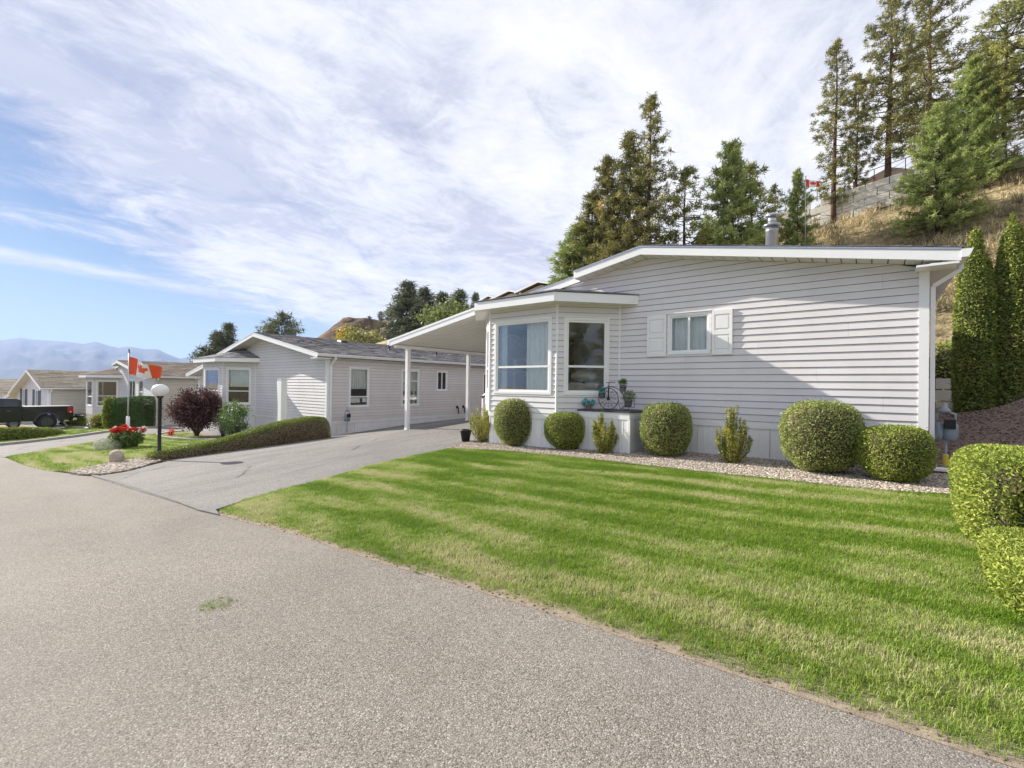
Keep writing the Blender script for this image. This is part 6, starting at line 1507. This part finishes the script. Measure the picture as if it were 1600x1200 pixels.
# ---- crest railing, cottage, flag
def cottage():
    d = 43.5; cx, cy, _ = px(1384, d); z = 17.6; r = thing('cottage', 'small pale cottage with reddish trim on the crest behind the pines', 'house', (cx, cy, z - 1.2))
    F = lambda x0, x1, y0, y1, z0, z1: MB().box(x0, x1, y0, y1, z0, z1)
    F(-2.1, 2.4, 0, 5, .9, 3.6).build('wall', M_side, r); F(-2.7, 3.0, -1.6, 5, .55, .9).build('deck', M_white, r)
    for x in (-1.2, .1, 1.4): F(x, x + .7, -.04, .02, 1.6, 2.9).build('window', M_dark, r)
    for x in (-2.6, -1.0, .7, 2.2): F(x, x + .2, -1.5, -1.3, .9, 3.6).build('red_post', mat('brick_red', (.30, .07, .06), .7), r)
    for i in range(16): F(-2.65 + i * .35, -2.61 + i * .35, -1.58, -1.54, .9, 1.8).build('baluster', M_white, r)
    F(-2.7, 3.0, -1.6, -1.52, 1.8, 1.88).build('rail', M_white, r)
    m = MB(); m.prism([(-2.6, -.7, 3.5), (2.9, -.7, 3.5), (.1, -.7, 4.6)], (0, 6.0, 0)); m.build('roof', M_sht, r)
cottage()
def rail():
    r = thing('crest_railing', 'thin dark railing on top of the crest wall', 'railing', (-8, 48.9, 16.0)); o = tuple(r.location); zf = lambda x: 17.1 + (x + 4.5) * .17
    m = MB(); m.tube([(-8, 48.9, zf(-8) + .75), (6, 48.9, zf(6) + .75)], .03, 5); m.build('rail', M_dark, r, off=o)
    for i in range(8): m = MB(); x = -8 + i * 2; m.tube([(x, 48.9, zf(x) - .3), (x, 48.9, zf(x) + .75)], .03, 5); m.build('post', M_dark, r, off=o)
rail()
def crest_flag():
    d = 34.8; p = px(1256, d); zt = (608 - 276) / 715 * d; zb = gz(p[0], p[1]); r = (p[0], p[1], zb)
    flagpole('thin flagpole rising beside the small dense pine', r, zt - zb, 1.05, .62, .26, .06, M_red, R(35), .03, False, 'small red and white maple leaf flag flying on the hillside crest')
crest_flag()
# ---- roofs of homes up on the plateau at the left of the main roof
def far_home(label, x, top, d, w, rz=0, m=M_shb):
    p = px(x, d); hor = 603 + (x - 800) * .0122; zt = (hor - top) / 715 * d; r = thing('hill_home', label, 'house', (p[0], p[1], zt - 3.6), rz, 'homes up on the plateau'); hw = w / 2
    m_ = MB(); m_.prism([(-hw * .85, 0, 0), (hw * .85, 0, 0), (hw * .85, 0, 2.55), (0, 0, 3.2), (-hw * .85, 0, 2.55)], (0, 9, 0)); m_.build('wall', M_side3, r)
    for s in (-1, 1):
        m_ = MB(); m_.prism([(0, -.5, 3.6), (s * hw, -.5, 2.75), (s * hw, -.5, 2.6), (0, -.5, 3.42)], (0, 10, 0)); m_.build('roof', m, r)
        m_ = MB(); m_.prism([(0, -.56, 3.58), (s * hw, -.56, 2.73), (s * hw, -.56, 2.52), (0, -.56, 3.36)], (0, .055, 0)); m_.build('fascia', M_fascia, r)
        F = MB(); F.box(s * hw * .8 - .08, s * hw * .8 + .08, -.35, -.2, 0, 2.62); F.build('porch_post', M_white, r)
    for x_ in (-hw * .4, hw * .25): F = MB(); F.box(x_, x_ + .9, -.05, .02, 1.0, 2.1); F.build('window', M_dark, r)
far_home('gabled hilltop home right behind the end of the bay roof', 868, 434, 52, 7.5)
far_home('hilltop home with porch post left of the first', 843, 439, 50, 6.5)
far_home('low hilltop home with small gable over the bay roof', 797, 453, 56, 6.5)
far_home('farthest hilltop roof just over the bay corner', 765, 461, 60, 5.0)
# trees and slope across the street to the right: what the bay glass mirrors
for i, (x, y, h, k) in enumerate(((26, -14, 12, 'wide'), (33, -9, 14, 'tall'), (40, -18, 13, 'tall'), (22, -24, 13, 'slim'), (46, -6, 15, 'wide'), (36, -28, 12, 'full'), (30, 1, 9, 'cone'))):
    tree(k, 0, at(x, y), h, ('pine number by the far street bend, seen only mirrored in glass' if False else ['broad pine', 'full pine', 'dense pine', 'slim pine', 'tall broad pine', 'bushy pine', 'small conical pine'][i] + ' across the street mirrored in the bay glass'), 'pines across the street', i)
# ------------------------------------------------------------------ vehicles
M_paint = mat('black_car_paint', (0.008, 0.009, 0.012), 0.16, 0.0, 0.6)
M_tyre = mat('tyre_rubber', (0.03, 0.03, 0.03), 0.8)
M_rim = mat('dark_rim', (0.13, 0.13, 0.14), 0.35, 0.6)
M_srim = mat('silver_rim', (0.6, 0.6, 0.62), 0.3, 0.8)
M_cglass = mat('car_glass', (0.01, 0.015, 0.02), 0.05, 0, 0.8)
M_tail = mat('tail_lamp', (0.45, 0.02, 0.02), 0.25)
M_chrome = mat('chrome', (0.75, 0.76, 0.78), 0.15, 1.0)
M_wpaint = mat('white_car_paint', (0.72, 0.73, 0.74), 0.25)
def wheel(parent, y, x, z, rad, wid, side, rimm, spokes=8):
    """axle along x; side = +1 when the outside faces +x"""
    t = MB(); h = wid / 2
    t.lathe([(rad * .62, -h), (rad * .93, -h), (rad, -h * .7), (rad, h * .7), (rad * .93, h), (rad * .62, h)], (x, y, z), 28, 'x', cap=False); w = t.build('wheel', M_tyre, parent, True)
    m = MB(); m.lathe([(.001, -h * .9), (rad * .62, -h * .9), (rad * .62, h * side * .85), (rad * .56, h * side * .85), (rad * .52, h * side * .2), (0, h * side * .2)], (x, y, z), 24, 'x')
    for k in range(spokes):
        a = 2 * math.pi * k / spokes; c, s = math.cos(a), math.sin(a); q = rad * .07
        P = []
        for xx in (x + h * side * .25, x + h * side * .8):
            for (rr, ww) in ((rad * .1, -q), (rad * .1, q), (rad * .56, q), (rad * .56, -q)): P.append((xx, y + c * rr - s * ww, z + s * rr + c * ww))
        m.hexa(P)
    m.lathe([(rad * .14, h * side * .2), (rad * .13, h * side * .9), (0, h * side * .92)], (x, y, z), 12, 'x'); m.build('rim', rimm, w)
def side_body(prof, xw, name, m, parent, tum=0.0, bevel=.03, zt=1.0):
    """closed side profile in (y, z) extruded across the car, leaning in above zt"""
    V = []; n = len(prof)
    for sx in (-1, 1):
        for (y, z) in prof: V.append((sx * (xw - max(0, z - zt) * tum), y, z))
    F = [list(range(n)), list(range(2 * n - 1, n - 1, -1))] + [[i, (i + 1) % n, n + (i + 1) % n, n + i][::-1] for i in range(n)]
    mb = MB(); mb.add(V, F); return mb.build(name, m, parent, bevel=bevel)
def arch(yc, r, z0, n=10, rev=False):
    p = [(yc + r * math.cos(math.pi * i / n), z0 + r * math.sin(math.pi * i / n)) for i in range(n + 1)]
    return p[::-1] if rev else p
def truck():
    # local: nose towards -y, tail at y = 0; z from the ground
    X, Y = -44.5, 6.15; zg = gz(X + .9, 5.0)
    r = thing('pickup_truck', 'black crew cab pickup parked nose out at the left edge', 'pickup truck', (X, Y, zg + .02)); r.scale = (1.04, 1.04, 1.04)
    wr, zf, zr_ = .47, -4.85, -1.25; hw = 1.0
    bed = [(-.02, .62), (-.5, .60)] + arch(zr_, .58, .50) + [(-2.3, .55), (-2.3, 1.42), (-.03, 1.46), (0, 1.0)]
    bed = [(-.02, .62), (zr_ + .58, .55)] + arch(zr_, .58, .52)[1:-1] + [(zr_ - .58, .55), (-2.32, .55), (-2.32, 1.42), (-.03, 1.46), (.0, 1.0)]
    side_body(bed, hw, 'cargo_bed', M_paint, r, .04)
    lowb = [(-2.35, .55), (-4.2, .55), (-4.25, .6)] + arch(zf, .58, .52)[1:-1] + [(-5.5, .58), (-5.95, .62), (-6.0, 1.15), (-5.8, 1.32), (-4.2, 1.42), (-2.35, 1.45)]
    side_body(lowb, hw, 'body', M_paint, r, .04)
    side_body([(-2.36, 1.45), (-4.35, 1.44), (-3.75, 1.95), (-3.3, 2.0), (-2.6, 1.98), (-2.40, 1.9)], hw - .04, 'cab', M_paint, r, .28, .04, 1.45)
    for s in (-1, 1):
        for (a, b, c, d) in (((-2.52, 1.50), (-3.18, 1.50), (-3.18, 1.88), (-2.56, 1.86)), ((-3.26, 1.50), (-4.12, 1.50), (-3.66, 1.86), (-3.26, 1.88))):
            m = MB(); P = [(s * (hw - .035 - (z - 1.45) * .28), y, z) for y, z in (a, b, c, d)]; Q = [(x - s * .02, y, z) for x, y, z in P]; m.hexa(P + Q); m.build('side_window', M_cglass, r)
        m = MB(); 
        for yc in (zr_, zf):
            A = arch(yc, .62, .50, 14); B = arch(yc, .50, .50, 14)
            for i in range(14): m.hexa([(s * hw, A[i][0], A[i][1]), (s * hw, A[i + 1][0], A[i + 1][1]), (s * hw, B[i + 1][0], B[i + 1][1]), (s * hw, B[i][0], B[i][1]), (s * (hw + .07), A[i][0], A[i][1]), (s * (hw + .07), A[i + 1][0], A[i + 1][1]), (s * (hw + .07), B[i + 1][0], B[i + 1][1]), (s * (hw + .07), B[i][0], B[i][1])])
        m.build('fender_flare', mat('matte_black_trim', (.06, .06, .065), .6), r)
        m = MB(); m.box(s * (hw - .02), s * (hw + .012), -.30, -.02, 1.02, 1.40); m.build('tail_lamp', M_tail, r, bevel=.02)
        m = MB(); m.box(s * (hw - .02), s * (hw + .014), -.20, -.12, 1.06, 1.12); m.build('reverse_lamp', M_white, r)
        m = MB(); m.box(s * (hw - .12), s * (hw + .05), -4.1, -2.4, .40, .46); m.build('running_board', M_rim, r, bevel=.01)
        m = MB(); m.box(s * hw, s * (hw + .02), -3.02, -2.84, 1.22, 1.26); m.box(s * hw, s * (hw + .02), -3.98, -3.8, 1.22, 1.26); m.build('door_handle', M_rim, r)
        m = MB(); m.box(s * (hw + .02), s * (hw + .26), -4.15, -4.02, 1.45, 1.72); m.build('mirror', M_paint, r, bevel=.03)
        wheel(r, zr_, s * (hw - .12), wr, wr, .29, s, M_rim); wheel(r, zf, s * (hw - .12), wr, wr, .29, s, M_rim)
    m = MB(); m.box(-.95, .95, -.02, .04, .66, .75); m.box(-.95, .95, .04, .60, .88, .94); m.build('tailgate', M_paint, r, bevel=.012)
    m = MB(); m.box(-.98, .98, -.02, .16, .50, .68); m.build('rear_bumper', M_chrome, r, bevel=.03)
    m = MB(); m.box(-.05, .05, -.3, .35, .42, .5); m.lathe([(.0, .5), (.03, .51), (.02, .55), (.035, .59), (0, .62)], (0, .33, 0), 10); m.build('tow_hitch', M_chrome, r)
    m = MB(); m.box(-.98, .98, -2.3, -.06, 1.455, 1.475); m.build('bed_cover', M_black, r)
    m = MB(); m.box(-.8, .8, -6.05, -5.98, .7, 1.15); m.build('grille', M_rim, r)
truck()
def sedan():
    X, Y = -48.4, 7.3; zg = gz(X, 6); r = thing('parked_car', 'white sedan parked beyond the black pickup', 'car', (X, Y, zg + .02))
    side_body([(0, .3), (-.55, .3)] + arch(-.95, .36, .3)[1:-1] + [(-1.35, .25), (-3.2, .25)] + arch(-3.65, .36, .3)[1:-1] + [(-4.1, .3), (-4.5, .35), (-4.5, .7), (-3.4, .95), (-1.0, 1.0), (-.1, .95), (.02, .6)], .88, 'body', M_wpaint, r, .05, .04)
    side_body([(-.6, .98), (-3.3, .95), (-2.6, 1.40), (-1.6, 1.46), (-1.1, 1.40)], .82, 'cabin', M_cglass, r, .35, .03, .95)
    side_body([(-1.15, 1.40), (-2.55, 1.40), (-2.4, 1.45), (-1.65, 1.48)], .68, 'roof', M_wpaint, r, .1, .01, 1.4)
    for s in (-1, 1):
        for y in (-.95, -3.65): wheel(r, y, s * .78, .33, .33, .22, s, M_srim, 7)
        m = MB(); m.box(s * .60, s * .86, -.02, .03, .62, .78); m.build('tail_lamp', M_tail, r, bevel=.01)
sedan()
